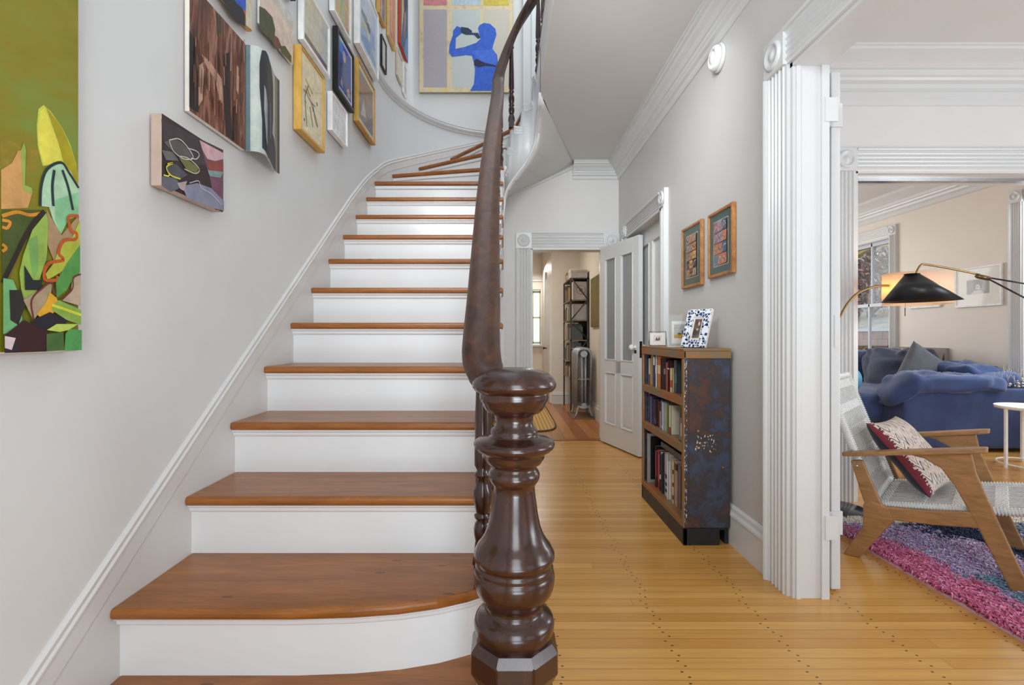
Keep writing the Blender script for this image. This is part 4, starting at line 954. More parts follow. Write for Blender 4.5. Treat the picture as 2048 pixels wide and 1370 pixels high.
# books: (label, spine colour, thickness, height, depth, tilt deg, band colour)
def book(label, col, y0, th, h, z, x0, dp, tilt=0, band=None, group=None, top=None):
    r = thing('book', label, 'book', (x0, y0, z), 0, group)
    r.rotation_euler.x = math.radians(tilt)
    cm = plain(col, .45, var=.05, sc=30, name='book_cloth')
    mb = MB(); mb.box(0, dp, 0, .0025, 0, h); mb.box(0, dp, th-.0025, th, 0, h)
    n = 5; pts = [(-.004*math.sin(math.pi*i/n), th*i/n) for i in range(n+1)]
    mb.prism(pts+[(.003, th), (.003, 0)], 0, h)
    o = mb.build('cover', cm, r)
    mb = MB(); mb.box(.003, dp-.004, .0025, th-.0025, .003, h-.004); mb.build('page_block', PAGES, r)
    if band:
        mb = MB()
        for (b0, b1, c) in [band] if not isinstance(band, list) else band:
            mb.m = 0; mb.prism([(p[0]-.0006, p[1]) for p in pts]+[(0, th), (0, 0)], h*b0, h*b1)
        bc = (band[0][2] if isinstance(band, list) else band[2])
        mb.build('spine_label', plain(bc, .5, name='spine_label'), r)
    return r
G_ = {0: 'books on the top shelf of the rusty bookcase', 1: 'books on the middle shelf of the rusty bookcase', 2: 'books on the bottom shelf of the rusty bookcase'}
rows = {0: [('slate blue book at the far end of the top shelf', (84, 100, 126), .030, .205, None), ('cream and brown paperback beside the slate blue book', (206, 190, 160), .026, .21, (.0, .4, (120, 80, 60))), ('thick tan book leaning on the top shelf', (176, 138, 88), .062, .24, None),
   ('thin dark red book beside the thick tan one', (96, 44, 38), .016, .225, None), ('white-topped navy book on the top shelf', (206, 210, 216), .040, .228, (0, .72, (58, 66, 92))), ('black book with a pale blotch on the top shelf', (34, 32, 34), .030, .22, (.45, .7, (190, 170, 150))), ('tall thin white book beside the fat orange one', (214, 214, 214), .016, .24, None),
   ('fat shiny orange book with white lettering marks', (196, 108, 40), .076, .236, (.45, .72, (226, 196, 160))), ('dark brown book between orange and black spines', (70, 34, 26), .02, .22, None), ('black book with a grey emblem on the spine', (28, 30, 40), .045, .222, (.5, .68, (120, 130, 140))), ('slim black book on the top shelf', (22, 22, 26), .018, .22, None),
   ('brick red book on the top shelf', (176, 70, 46), .042, .20, None), ('maroon book with a thin white mark', (58, 22, 24), .022, .215, (.72, .76, (220, 210, 200))), ('cream book with an orange shape, second from the near end', (206, 176, 140), .044, .165, (.2, .5, (176, 74, 42))), ('dark green-grey book at the near end of the top shelf', (64, 76, 74), .05, .222, (.3, .6, (96, 112, 104)))],
 1: [('white and blue speckled spine at the far end of the middle shelf', (196, 204, 222), .026, .235, (0, .12, (50, 110, 170))), ('navy book next to the speckled spine', (44, 48, 84), .03, .23, None), ('crimson hardback on the middle shelf', (134, 42, 48), .042, .225, None), ('grey-blue slim book beside the crimson one', (90, 100, 130), .02, .22, None), ('deep blue book on the middle shelf', (36, 44, 90), .03, .215, None),
   ('wine dark thick book on the middle shelf', (42, 22, 34), .055, .21, (.1, .3, (80, 60, 80))), ('rust brown book on the middle shelf', (96, 46, 34), .038, .205, None), ('pinkish book low beside the rust brown one', (176, 130, 116), .024, .13, None), ('pale blue-grey book on the middle shelf', (120, 140, 156), .022, .22, None), ('bright blue striped book on the middle shelf', (60, 112, 160), .034, .222, (.05, .12, (170, 200, 220))),
   ('white paperback beside the blue striped book', (196, 196, 196), .02, .215, None), ('black slim book before the pale green one', (36, 38, 36), .02, .205, None), ('pale green book on the middle shelf', (150, 160, 118), .032, .215, None), ('olive green book on the middle shelf', (96, 104, 62), .036, .222, None), ('speckled cream spine next to the grey file box', (206, 200, 176), .028, .21, (.0, .25, (150, 60, 50)))],
 2: [('thin brown book at the far end of the bottom shelf', (86, 66, 66), .02, .27, None), ('black book behind the silver frame', (26, 24, 26), .03, .25, None), ('crimson patterned book on the bottom shelf', (140, 30, 52), .042, .225, (.0, .3, (40, 30, 30))), ('second crimson patterned book, nearer and taller', (150, 32, 60), .045, .24, [(.2, .9, (176, 80, 100))]), ('white-banded black book on the bottom shelf', (30, 28, 32), .026, .235, (.3, .42, (210, 205, 200))),
   ('black hardback with white top edge', (24, 26, 30), .036, .245, (.93, 1, (216, 214, 210))), ('navy slim book on the bottom shelf', (40, 48, 70), .02, .24, None), ('cream tall book on the bottom shelf', (206, 196, 176), .02, .245, None), ('large pale grey book with black print marks', (190, 192, 196), .064, .255, [(.1, .18, (40, 42, 50)), (.25, .33, (40, 42, 50)), (.42, .52, (40, 42, 50))]), ('thin white paperback on the bottom shelf', (216, 216, 220), .022, .22, None),
   ('beige frayed book on the bottom shelf', (196, 172, 142), .052, .245, None), ('cream speckled spine on the bottom shelf', (206, 190, 150), .028, .242, [(.1, .2, (120, 80, 60)), (.4, .5, (120, 80, 60)), (.7, .8, (120, 80, 60))]), ('brown-pink thick book on the bottom shelf', (176, 146, 132), .046, .25, (.8, .95, (70, 30, 34))), ('mauve-grey book at the near end of the bottom shelf', (110, 98, 106), .04, .24, None)]}
for r_, lst in rows.items():
    zs = shelf_z[r_]+.0005; avail = BY1-BY0-.07-(.11 if r_ == 1 else 0); tot = sum(b[2] for b in lst)+.0015*len(lst); sc = min(1, avail/tot)
    y_ = BY1-.030
    for i, (lb, c, th, h, bd) in enumerate(lst):
        th *= sc; y_ -= th+.0012
        dp = random.uniform(.145, .175); h_ = h*(.84 if r_ == 0 else .8 if r_ == 1 else 1.03)
        if r_ == 2 and i == 0: y_ -= .0
        x0 = BX+.022+random.uniform(0, .018)+(.02 if r_ == 2 else 0)
        book(lb, c, y_, th, h_, zs, x0, dp, 0, bd, G_[r_])
        if r_ == 2 and i == 0: y_ -= .05
# grey magazine file at the near end of the middle shelf, silver frames on the bottom one
mf = thing('magazine_file', 'grey magazine file with a blank label at the near end of the middle shelf', 'file box', (BX+.02, BY0+.036, .5255))
mb = MB(); fy = .088
mb.box(0, .17, 0, .003, 0, .155); mb.box(0, .17, fy-.003, fy, 0, .155); mb.box(0, .003, .003, fy-.003, 0, .13); mb.box(.167, .17, .003, fy-.003, 0, .2); mb.box(0, .17, 0, fy, 0, .003); mb.build('box', plain((120, 112, 108), .7, name='grey_card'), mf)
mb = MB(); mb.box(-.001, 0, .03, .06, .03, .10); mb.build('label_card', plain((196, 180, 184), .7, name='blank_label'), mf)
mb = MB(); mb.box(.006, .16, .01, fy-.01, .004, .17); mb.build('papers', plain((60, 52, 56), .7, name='dark_papers'), mf)
for i, (yy, w_, h_, lab, c) in enumerate(((BY1-.073, .175, .33, 'empty silver picture frame standing upright on the bottom shelf', (186, 186, 184)),)):
    r = thing('picture_frame', lab, 'picture frame', (BX+.02, yy, .1175))
    mb = MB(); fw = .02
    for a in ((0, fw, 0, h_), (w_-fw, w_, 0, h_), (fw, w_-fw, 0, fw), (fw, w_-fw, h_-fw, h_)): mb.box(a[0], a[1], 0, .018, a[2], a[3])
    mb.build('frame', plain(c, .35, .6, name='silver_frame'), r, bevel=.002); mb = MB(); mb.box(fw, w_-fw, .006, .01, fw, h_-fw); mb.build('backing', BLACKM, r)
r = thing('picture_frame', 'dark silver patterned frame lying across the tops of the bottom-shelf books', 'picture frame', (BX+.07, BY0+.06, .3855)); r.rotation_euler.x = 0
mb = MB(); mb.box(0, .11, .0, .54, 0, .035); mb.build('frame', plain((96, 98, 104), .35, .6, var=.3, sc=60, name='dark_silver'), r, bevel=.004)
# ------------------------------------------------------------------ frames on the bookcase
def leaner(name, label, cat, X, Y, yaw, lean, w_, h, t, build):
    """a frame standing on the bookcase: its face looks along (-sin yaw, -cos yaw)"""
    r = thing(name, label, cat, (X, Y, BT+.0008)); r.rotation_euler = (-math.radians(lean), 0, -math.radians(yaw)); build(r); return r
def bmosaic(r):
    w_, h, t = .150, .222, .014
    m, nt, bs = nodes('blue_white_mosaic'); v = coords(nt)
    vo = N(nt, 'ShaderNodeTexVoronoi', feature='DISTANCE_TO_EDGE'); nt.links.new(v, vo.inputs['Vector']); vo.inputs['Scale'].default_value = 62; vo.inputs['Randomness'].default_value = 1
    vc = N(nt, 'ShaderNodeTexVoronoi'); nt.links.new(v, vc.inputs['Vector']); vc.inputs['Scale'].default_value = 62
    pick = ramp(nt, vc.outputs['Color'], [(.0, lin((34, 56, 92))), (.4, lin((52, 74, 110))), (.66, lin((226, 230, 236)))]); pick.node.color_ramp.interpolation = 'CONSTANT'
    nt.links.new(mixc(nt, mth(nt, 'LESS_THAN', vo.outputs['Distance'], .09), pick, lin((226, 230, 236))), bs.inputs['Base Color']); bs.inputs['Roughness'].default_value = .25
    mb = MB(); iw = .042
    for a in ((-w_/2, -w_/2+iw, 0, h), (w_/2-iw, w_/2, 0, h), (-w_/2+iw, w_/2-iw, 0, iw), (-w_/2+iw, w_/2-iw, h-iw, h)): mb.box(a[0], a[1], -t, 0, a[2], a[3])
    mb.build('frame', [m], r)
    mb = MB()
    for a in ((-w_/2-.0015, -w_/2, 0, h), (w_/2, w_/2+.0015, 0, h), (-w_/2, w_/2, h, h+.0015)): mb.box(a[0], a[1], -t+.001, .001, a[2], a[3])
    mb.box(-w_/2, w_/2, 0, .002, 0, h); mb.build('white_edge', WHITEP, r)
    mb = MB(); mb.box(-w_/2+iw-.001, w_/2-iw+.001, -.006, -.003, iw-.001, h-iw+.001); mb.build('mat_board', plain((220, 210, 204), .7, name='mat_board'), r)
    q, ms = quadmesh([(plain((96, 84, 78), .5, var=.5, sc=50, name='old_photograph'), rect()), ('e', (196, 156, 120), (.55, .45), .008, .006, 0), ('e', (200, 176, 150), (.7, .75), .006, .012, 0), ('e', (60, 52, 50), (.3, .3), .01, .02, 0)], .044, .112, 0, None)
    o = q.build('photograph', ms, r); o.location = (-.022, -.0066, iw+.013)
    mb = MB(); mb.prism([(-.02, .0), (.02, 0), (.015, .13), (-.015, .13)], .0, .003, 'y'); o = mb.build('easel_back', BLACKM, r); o.location = (0, .004, .01)
leaner('photo_frame', 'leaning photo frame tiled in blue and white mosaic on the bookcase', 'photo frame', 1.050, 2.74, 56, 19, 0, 0, 0, bmosaic)
def bclear(r):
    w_, h = .15, .195
    mb = MB(); mb.box(-w_/2, w_/2, -.014, 0, 0, h); mb.build('acrylic_block', glassy('clear_acrylic', (.96, .97, .97, 1), .05), r, bevel=.001)
    mb = MB(); mb.box(-.05, .055, -.0075, -.0068, .02, .155); mb.build('mat_board', plain((206, 206, 202), .8, name='mat_board'), r)
    q, ms = quadmesh([((166, 164, 160), rect()), ((176, 138, 46), [(0, 0), (1, 0), (1, .22), (.6, .3), (0, .25)]), ((90, 80, 60), rect(.3, .6, .25, .38)), ((70, 66, 60), rect(.66, .76, .3, .55))], .068, .085, 0, None)
    o = q.build('photograph', ms, r); o.location = (-.036, -.0082, .052)
    mb = MB(); mb.box(-w_/2, w_/2, -.002, .02, -.0004, .004); mb.build('foot', WHITEP, r)
leaner('photo_frame', 'clear acrylic photo frame standing behind the mosaic one', 'photo frame', 1.075, 3.02, 16, 0, 0, 0, 0, bclear)
def bmetal(r):
    w_, h = .105, .092
    mb = MB()
    for a, b in (((-w_/2, 0), (-w_/2, h)), ((w_/2, 0), (w_/2, h)), ((-w_/2, 0), (w_/2, 0)), ((-w_/2, h), (w_/2, h))): mb.tube([(a[0], -.004, a[1]+.002), (b[0], -.004, b[1]+.002)], .0018, 6)
    mb.tube([(w_/2, -.004, h*.75), (w_/2+.012, .05, .014)], .0012, 6); mb.tube([(-w_/2, -.004, h*.75), (-w_/2, .05, .014)], .0012, 6); mb.build('wire_frame', plain((110, 108, 104), .4, .8, name='pewter'), r)
    mb = MB(); mb.box(-w_/2+.006, w_/2-.006, -.006, -.003, .006, h-.008); mb.build('mat_board', plain((214, 208, 202), .8, name='mat_board'), r)
    q, ms = quadmesh([((196, 188, 182), rect()), ((60, 50, 46), [(.2, .2), (.4, .75), (.55, .3), (.7, .8), (.85, .3), (.6, .15)])], .05, .042, 0, None)
    o = q.build('photograph', ms, r); o.location = (-.025, -.0068, .028)
leaner('photo_frame', 'tiny pewter wire photo frame at the far end of the bookcase top', 'photo frame', 1.005, 3.24, 12, 10, 0, 0, 0, bmetal)
# ------------------------------------------------------------------ soft things
from mathutils import noise as mn
def softmesh(fn, nu, nv, closed_u=True):
    """grid surface; fn(u,v)->Vector, u around, v from pole to pole"""
    mb = MB(); R = []
    for j in range(nv+1):
        R.append([mb.bm.verts.new(fn(i/nu, j/nv)) for i in range(nu)])
    for A, B in zip(R, R[1:]):
        for i in range(nu): k = (i+1) % nu; mb.face([A[i], A[k], B[k], B[i]], True)
    mb.face(R[0][::-1], True); mb.face(R[-1], True); return mb
def sgn(x, p): return math.copysign(abs(x)**p, x)
def softbox(c, size, ex=(.35, .35), wr=.01, wf=5, droop=None, seed=0, n=(56, 28)):
    """superellipsoid cushion with folds"""
    def fn(u, v):
        a = 2*math.pi*u; b = -math.pi/2+math.pi*min(max(v, .004), .996)
        x = sgn(math.cos(b), ex[1])*sgn(math.cos(a), ex[0]); y = sgn(math.cos(b), ex[1])*sgn(math.sin(a), ex[0]); z = sgn(math.sin(b), ex[1])
        p = Vector((x*size[0]/2, y*size[1]/2, z*size[2]/2))
        q = p*wf+Vector((seed*3.1, seed*1.7, seed*.9)); d = (mn.noise(q)+.6*mn.noise(Vector((q.x*2.3, q.y*1.2, q.z*3.1)))+.5*(1-abs(mn.noise(q*1.7)))**3)
        p += Vector((x, y, z)).normalized()*d*wr
        if droop: p = droop(p)
        return p+Vector(c)
    return softmesh(fn, *n)
def pillow(c, U, V, th, mats, name, parent, seed=0, wr=.006, split=True, n=34):
    """square pillow: centre, half-vectors U and V, thickness; slot 0 front, slot 1 back"""
    c, U, V = Vector(c), Vector(U), Vector(V); Nn = U.cross(V).normalized(); mb = MB()
    for sd in (1, -1):
        G = []
        for i in range(n+1):
            row = []
            for j in range(n+1):
                a, b = -1+2*i/n, -1+2*j/n
                pinch = 1-.06*(1-abs(a)**2)*abs(b)**2-.06*(1-abs(b)**2)*abs(a)**2
                aa, bb = a*(1-.07*(1-b*b)*abs(a)), b*(1-.07*(1-a*a)*abs(b))
                h = (max(0, (1-a**4)*(1-b**4)))**.55*th/2
                p = c+U*aa+V*bb+Nn*sd*h+Nn*(wr*mn.noise(Vector((a*2+seed, b*2, sd)))*(1 if h > .002 else 0))
                row.append(mb.bm.verts.new(p))
            G.append(row)
        base_m = 0 if (sd == 1 or not split) else 1
        for i in range(n):
            for j in range(n):
                mb.m = 2 if (base_m == 0 and len(mats) > 2 and (i+.5)/n*2-1 > .90-.03*math.sin(j*1.9)) else base_m
                mb.face([G[i][j], G[i+1][j], G[i+1][j+1], G[i][j+1]], True)
    bmesh.ops.remove_doubles(mb.bm, verts=mb.bm.verts, dist=.0008)
    return mb.build(name, mats, parent)
BLUE = cloth((40, 58, 104), (54, 76, 124), 160, 'blue_linen'); NAVY = cloth((46, 52, 72), (60, 70, 96), 160, 'dark_blue_linen')
sofa = thing('sectional_sofa', 'deep blue linen sectional sofa under the far room windows', 'sofa', (0, 0, 0))
def rbox(x0, x1, y0, y1, z0, z1, r=.05, wr=.006, seed=0, wf=4, ex=.16):
    return softbox(((x0+x1)/2, (y0+y1)/2, (z0+z1)/2), (x1-x0, y1-y0, z1-z0), (ex, ex), wr, wf, None, seed, (72, 36))
rbox(3.78, 5.04, 4.67, 4.96, .035, .60, seed=1, ex=.1, wr=.008).build('arm', BLUE, sofa)
rbox(3.42, 5.0, 4.95, 7.1, .03, .28, seed=2, ex=.08).build('base', NAVY, sofa)
rbox(3.32, 4.66, 4.93, 6.05, .25, .52, seed=3, ex=.24, wr=.03, wf=5).build('seat_cushion', BLUE, sofa)
rbox(3.34, 4.66, 6.07, 7.1, .25, .52, seed=13, ex=.24, wr=.025, wf=3).build('seat_cushion', BLUE, sofa)
rbox(4.72, 5.04, 4.95, 7.1, .05, .62, seed=5, ex=.14).build('back_frame', NAVY, sofa)
softbox((4.24, 4.86, .645), (1.02, .46, .16), (.5, .55), .045, 5.2, lambda p: Vector((p.x, p.y, p.z-.9*max(0, -p.x-.33))), 4).build('draped_armrest_cushion', BLUE, sofa)
softbox((4.66, 5.86, .70), (.36, .80, .48), (.45, .5), .06, 5, None, 6).build('back_cushion', NAVY, sofa)
softbox((4.66, 6.65, .68), (.36, .78, .44), (.5, .5), .045, 3, None, 7).build('back_cushion', BLUE, sofa)
softbox((4.82, 5.22, .70), (.44, .62, .22), (.55, .6), .06, 5.4, None, 8).build('back_cushion', BLUE, sofa)
softbox((4.80, 4.86, .66), (.42, .30, .15), (.6, .7), .02, 4, lambda p: Vector((p.x, p.y, p.z+.16*p.x)), 9).build('armrest_cushion', BLUE, sofa)
cu = thing('throw_pillow', 'grey velvet throw pillow with pale piping on the blue sofa', 'pillow', (0, 0, 0))
pillow((4.46, 5.30, .73), (.19, .02, -.12), (.14, .05, .20), .16, [cloth((70, 72, 78), (98, 100, 104), 200, 'grey_velvet')], 'cover', cu, 3, split=False)
tb = thing('ball_cushion', 'round teal cushion at the near end of the sofa seat', 'cushion', (3.50, 5.08, .505))
mt_, nt, bs = nodes('teal_velvet'); bs.inputs['Base Color'].default_value = lin((86, 150, 176)); bs.inputs['Roughness'].default_value = .5
softbox((0, 0, .15), (.30, .26, .30), (1, 1), .004, 4, None, 2, (36, 20)).build('cover', mt_, tb)
mb = MB(); random.seed(5)
for _ in range(150):
    x, y_ = random.gauss(0, .10), random.gauss(0, .08); z = max(.0, .11-abs(x)*.5-abs(y_)*.4)*random.random()+.006; r = random.uniform(.006, .013)
    mb.m = random.choice([0, 0, 1, 2]); mb.lathe([(r*.05, -r), (r*.8, -r*.5), (r, 0), (r*.8, r*.5), (r*.05, r)], (x, y_, z+r), 7)
    if random.random() < .4: mb.m = 3; mb.tube([(x, y_, z), (x+random.uniform(-.05, .05), y_+random.uniform(-.05, .05), z+random.uniform(.05, .13))], .0016, 4)
o = mb.build('beaded_garland', [plain((214, 208, 200), .3, name='pearl_bead'), plain((120, 50, 50), .4, name='red_bead'), plain((150, 160, 160), .2, .6, name='silver_bead'), plain((190, 180, 150), .5, name='dry_stem')], loc=(4.83, 5.02, .58))
o.location = (4.93, 4.80, .612); tag(o, 'tangle of silver, white and red beads on the end of the blue sofa', 'beads', kind='stuff')
# ------------------------------------------------------------------ lounge chair
chair = thing('lounge_chair', 'teak lounge chair with white woven cord seat and back by the opening', 'chair', (1.72, 2.49, 0), -math.pi/4)
# local: x forward, y towards the far side (width), z up
def side_frame(y0, y1, nm):
    mb = MB()
    mb.prism([(-.012, 0), (.055, 0), (.135, .13), (.19, .215), (.17, .275), (.098, .30), (.07, .27), (.068, .16)], y0, y1, 'y')             # rear foot
    mb.build('leg', TEAK, chair, bevel=.006)
    y0 += .0015; y1 -= .0015
    mb = MB(); mb.prism([(.085, .24), (.165, .245), (.135, .31), (.068, .487), (.018, .475)], y0, y1, 'y'); mb.build('back_post', TEAK, chair, bevel=.006)
    mb = MB(); mb.prism([(.12, .213), (.33, .236), (.50, .266), (.485, .335), (.33, .302), (.125, .275)], y0+.0015, y1-.0015, 'y'); mb.build('side_rail', TEAK, chair, bevel=.006)
    mb = MB(); mb.prism([(.20, .552), (.46, .585), (.475, .50), (.545, .30), (.655, 0), (.59, 0), (.465, .30), (.405, .43), (.36, .50), (.30, .535)], y0, y1, 'y'); mb.build('leg', TEAK, chair, bevel=.006)
    mb = MB(); yc = (y0+y1)/2; w0 = .034
    def armz(x): return .50+.10*(x-.0)/.5
    A = []
    for x, w_, in ((-.018, .010), (-.005, .024), (.05, .034), (.2, .036), (.38, .040), (.47, .040), (.505, .030), (.512, .012)):
        A.append([mb.bm.verts.new((x, yc+s*w_, armz(x)+h)) for s, h in ((-1, -.004), (-1, .016), (1, .016), (1, -.004))])
    for P, Q in zip(A, A[1:]):
        for k in range(4): mb.face([P[k], P[(k+1) % 4], Q[(k+1) % 4], Q[k]])
    mb.face(A[0]); mb.face(A[-1]); mb.build('armrest', TEAK, chair, bevel=.004)
    mb = MB(); ysc = y0-.001 if nm else y1+.001
    mb.lathe([(.007, 0), (.007, -.003), (.002, -.004)], (.045, y0, .455), 12, 'y'); mb.build('bolt', plain((190, 190, 190), .3, .9, name='steel'), chair)
side_frame(0, .030, 1); side_frame(.60, .63, 0)
seatz = lambda x: .250+.165*x
def cordframe(name, P, npl, bands, L):
    """woven panel: P(a,b)->Vector, a 0..1 along, b 0..1 across"""
    mb = MB()
    # wrapped perimeter
    for b in (0, 1): mb.tube([P(a/10, b) for a in range(11)], .016, 8)
    for a in (0, 1): mb.tube([P(a, b/8) for b in range(9)], .017, 8)
    for i in range(1, npl):       # long cords in pairs
        b = i/npl; up = .004 if i % 2 else -.004; nn = (P(.5, 1)-P(.5, 0)).cross(P(1, .5)-P(0, .5)).normalized()
        mb.tube([P(a/6, b)+nn*up for a in range(7)], .0030, 4)
    for a0 in bands:              # solid woven bands
        for k in range(7):
            a = a0+k*.010; mb.tube([P(a, b/24)+(P(.5, 1)-P(.5, 0)).cross(P(1, .5)-P(0, .5)).normalized()*(.006 if (b+k) % 2 else -.006) for b in range(25)], .0045, 4)
    nn = (P(.5, 1)-P(.5, 0)).cross(P(1, .5)-P(0, .5)).normalized()
    for i in range(int(L/.011)):  # wrapping turns show as ridges on the edge bars
        a = i/int(L/.011)
        for b in (0, 1):
            c = P(a, b); r = .0185; w_ = (P(.5, 1)-P(.5, 0)).normalized(); t = (P(1, .5)-P(0, .5)).normalized()
            ring = [c+w_*r*math.cos(th)+nn*r*math.sin(th) for th in [2*math.pi*k/8 for k in range(8)]]
            mb.tube(ring, .003, 4, closed=True)
    return mb.build(name, CORD, chair)
cordframe('woven_seat', lambda a, b: Vector((.10+.64*a, .055+.52*b, seatz(.10+.64*a))), 36, [.02, .24, .46, .68, .90], .64)
cordframe('woven_back', lambda a, b: Vector((.105-.205*a, .055+.52*b, .29+.58*a)), 36, [.10, .30, .50, .70, .90], .62)
mb = MB()
for i in range(46): mb.tube([Vector((.745+.020*math.cos(th), .055+.52*i/45, .354+.020*math.sin(th)-.004)) for th in [2*math.pi*k/8 for k in range(8)]], .005, 4, closed=True)
mb.build('cord_wrapping', CORD, chair)
mb = MB(); mb.box(.155, .20, .03, .60, .225, .262); mb.build('cross_rail', TEAK, chair, bevel=.004)
mb = MB(); mb.box(.45, .50, .03, .60, .268, .306); mb.build('cross_rail', TEAK, chair, bevel=.004)
# kilim cushion leaning on the back
kc = thing('throw_pillow', 'cream kilim throw pillow with maroon and black zigzags on the lounge chair', 'pillow', (0, 0, 0))
m, nt, bs = nodes('kilim_weave'); v = coords(nt, (1, 1, 1))
sp = N(nt, 'ShaderNodeSeparateXYZ'); nt.links.new(v, sp.inputs[0])
ds = N(nt, 'ShaderNodeTexNoise'); nt.links.new(v, ds.inputs['Vector']); ds.inputs['Scale'].default_value = 9
zz = mth(nt, 'PINGPONG', mth(nt, 'ADD', mth(nt, 'MULTIPLY', sp.outputs[1], 1.0), mth(nt, 'MULTIPLY', sp.outputs[0], 1.0)), .03)
ln = mth(nt, 'FRACT', mth(nt, 'MULTIPLY', mth(nt, 'ADD', mth(nt, 'ADD', sp.outputs[2], mth(nt, 'MULTIPLY', zz, 1.2)), mth(nt, 'MULTIPLY', ds.outputs['Fac'], .09)), 17))
c_ = ramp(nt, ln, [(0, lin((50, 44, 50))), (.14, lin((50, 44, 50))), (.17, lin((222, 212, 200))), (.42, lin((214, 200, 188))), (.45, lin((150, 104, 92))), (.53, lin((150, 104, 92))), (.56, lin((224, 216, 206))), (.80, lin((206, 186, 172))), (.84, lin((120, 116, 120))), (.90, lin((216, 206, 196)))])
nt.links.new(c_, bs.inputs['Base Color']); bs.inputs['Roughness'].default_value = .95; bump(nt, bs, noise(nt, v, 120, 2), .004, .6); KIL = m
BKC = cloth((26, 28, 42), (34, 36, 52), 200, 'black_backing')
def cw(s_, w_, z): return Vector((1.72+.7071*s_+.7071*w_, 2.49-.7071*s_+.7071*w_, z))
c0 = (cw(.075, .12, .635)+cw(.31, .12, .315)+cw(.36, .51, .34)+cw(.15, .50, .60))/4
U_ = ((cw(.15, .50, .60)+cw(.36, .51, .34))-(cw(.075, .12, .635)+cw(.31, .12, .315)))/4
V_ = ((cw(.075, .12, .635)+cw(.15, .50, .60))-(cw(.31, .12, .315)+cw(.36, .51, .34)))/4
Nn = U_.cross(V_).normalized()
if U_.dot(Vector((-1, -1, 0))) < 0: U_ = -U_          # U towards the near side
if U_.cross(V_).dot(Vector((1, -1, .5))) < 0: V_ = -V_
MAR = cloth((112, 36, 48), (130, 46, 56), 200, 'maroon_wool')
U_ = U_*1.10; V_ = V_*1.06; cc = c0+Vector((-.002, -.004, .022)); pillow(cc, U_*1.02, V_*1.05, .12, [KIL, BKC, MAR], 'cover', kc, 9)
mb = MB(); Nn = U_.cross(V_).normalized()
for i in range(26):
    f = -.94+1.88*i/25; h_ = (max(0, (1-.9**4)*(1-f**4)))**.55*.06; p = cc+U_*1.02*.885+V_*1.05*f+Nn*(h_+.003); d_ = U_.normalized()
    mb.tube([p-d_*.006, p+d_*.005+Nn*.004, p+d_*.014+Vector((0, 0, random.uniform(-.006, .004)))], .0022, 4)
mb.build('yarn_trim', plain((222, 206, 200), .9, name='yarn'), kc)
# ------------------------------------------------------------------ shag rug
rug = thing('shag_rug', 'shaggy rug striped in pink, lavender, teal and navy under the lounge chair', 'rug', (0, 0, 0))
mb = MB(); mb.box(1.86, 3.9, -.2, 2.93, .0005, .012); mb.build('backing', plain((206, 168, 178), .9, name='rug_backing'), rug)
random.seed(4)
cols = [(212, 120, 156), (226, 148, 178), (190, 90, 124), (176, 160, 194), (200, 188, 212), (156, 150, 190), (104, 134, 156), (128, 156, 168), (36, 46, 74), (52, 66, 96), (226, 220, 210), (190, 140, 176)]
cm = [plain(c, .95, var=.1, sc=60, name='wool_pile') for c in cols]
verts = []; faces = []; mid = []
def band(x, y_):
    e = x-1.86+.05*math.sin(y_*7)+random.gauss(0, .012); 
    # stripes lie at a slant: pink along the near edge, then lavender, teal, navy
    if y_ > 2.86-.03*random.random(): return 10
    q = e-.10*(2.6-y_)
    if q < .13: return random.choice((0, 0, 1, 2, 2, 0)) if y_ < 2.62 else random.choice((0, 2, 11, 3))
    if q < .20 and y_ < 2.2: return random.choice((2, 0, 11))
    w2 = e-.42*(2.75-y_)
    if q < .36 or (e < .42 and y_ > 2.5): return random.choice((3, 4, 5, 3, 11)) if y_ > 2.22 else random.choice((6, 7, 6, 5))
    if q < .56: return random.choice((4, 11, 3, 4)) if y_ < 2.62 else random.choice((8, 9, 3))
    if q < .80: return random.choice((8, 9, 8))
    return random.choice((6, 7, 9, 3))
n_t = 0
def tuft(x, y_, L, c):
    a = random.uniform(-2.6, .2); lean = random.uniform(.4, 1.1)*L; hz_ = random.uniform(.5, 1)*L*.75
    dx, dy = math.cos(a)*lean, math.sin(a)*lean; w_ = random.uniform(.002, .004); px_, py_ = -math.sin(a)*w_, math.cos(a)*w_
    b = len(verts); z0 = .008
    P = [(x-px_, y_-py_, z0), (x+px_, y_+py_, z0), (x+dx*.35+px_*1.2, y_+dy*.35+py_*1.2, z0+hz_*.85), (x+dx*.35-px_*1.2, y_+dy*.35-py_*1.2, z0+hz_*.85), (x+dx*.35, y_+dy*.35, z0+hz_*.85+w_*1.2), (x+dx, y_+dy, z0+hz_*.75)]
    verts.extend(P); faces.extend([(b, b+1, b+2, b+3), (b+3, b+4, b+5), (b+4, b+2, b+5), (b+3, b+2, b+4), (b+3, b+5, b+2)]); mid.extend([c]*5)
y_ = -.1
while y_ < 2.93:
    step = .0125 if y_ > 1.45 else .04
    x = 1.865; xm = 3.2 if y_ > 1.45 else 2.3
    while x < xm:
        xx, yy = x+random.uniform(-.006, .006), y_+random.uniform(-.006, .006); c = band(xx, yy)
        for _ in range(4 if x < 2.6 and yy > 1.5 else 2): tuft(xx+random.uniform(-.005, .005), yy, random.uniform(.03, .05) if c != 10 else .05, c)
        x += step if x < 2.7 else step*1.5
    y_ += step
me = bpy.data.meshes.new('pile'); me.from_pydata(verts, [], faces); 
for m_ in cm: me.materials.append(m_)
me.polygons.foreach_set('material_index', mid); me.update()
po = bpy.data.objects.new('pile', me); COL.objects.link(po); po.parent = rug; po['kind'] = 'stuff'
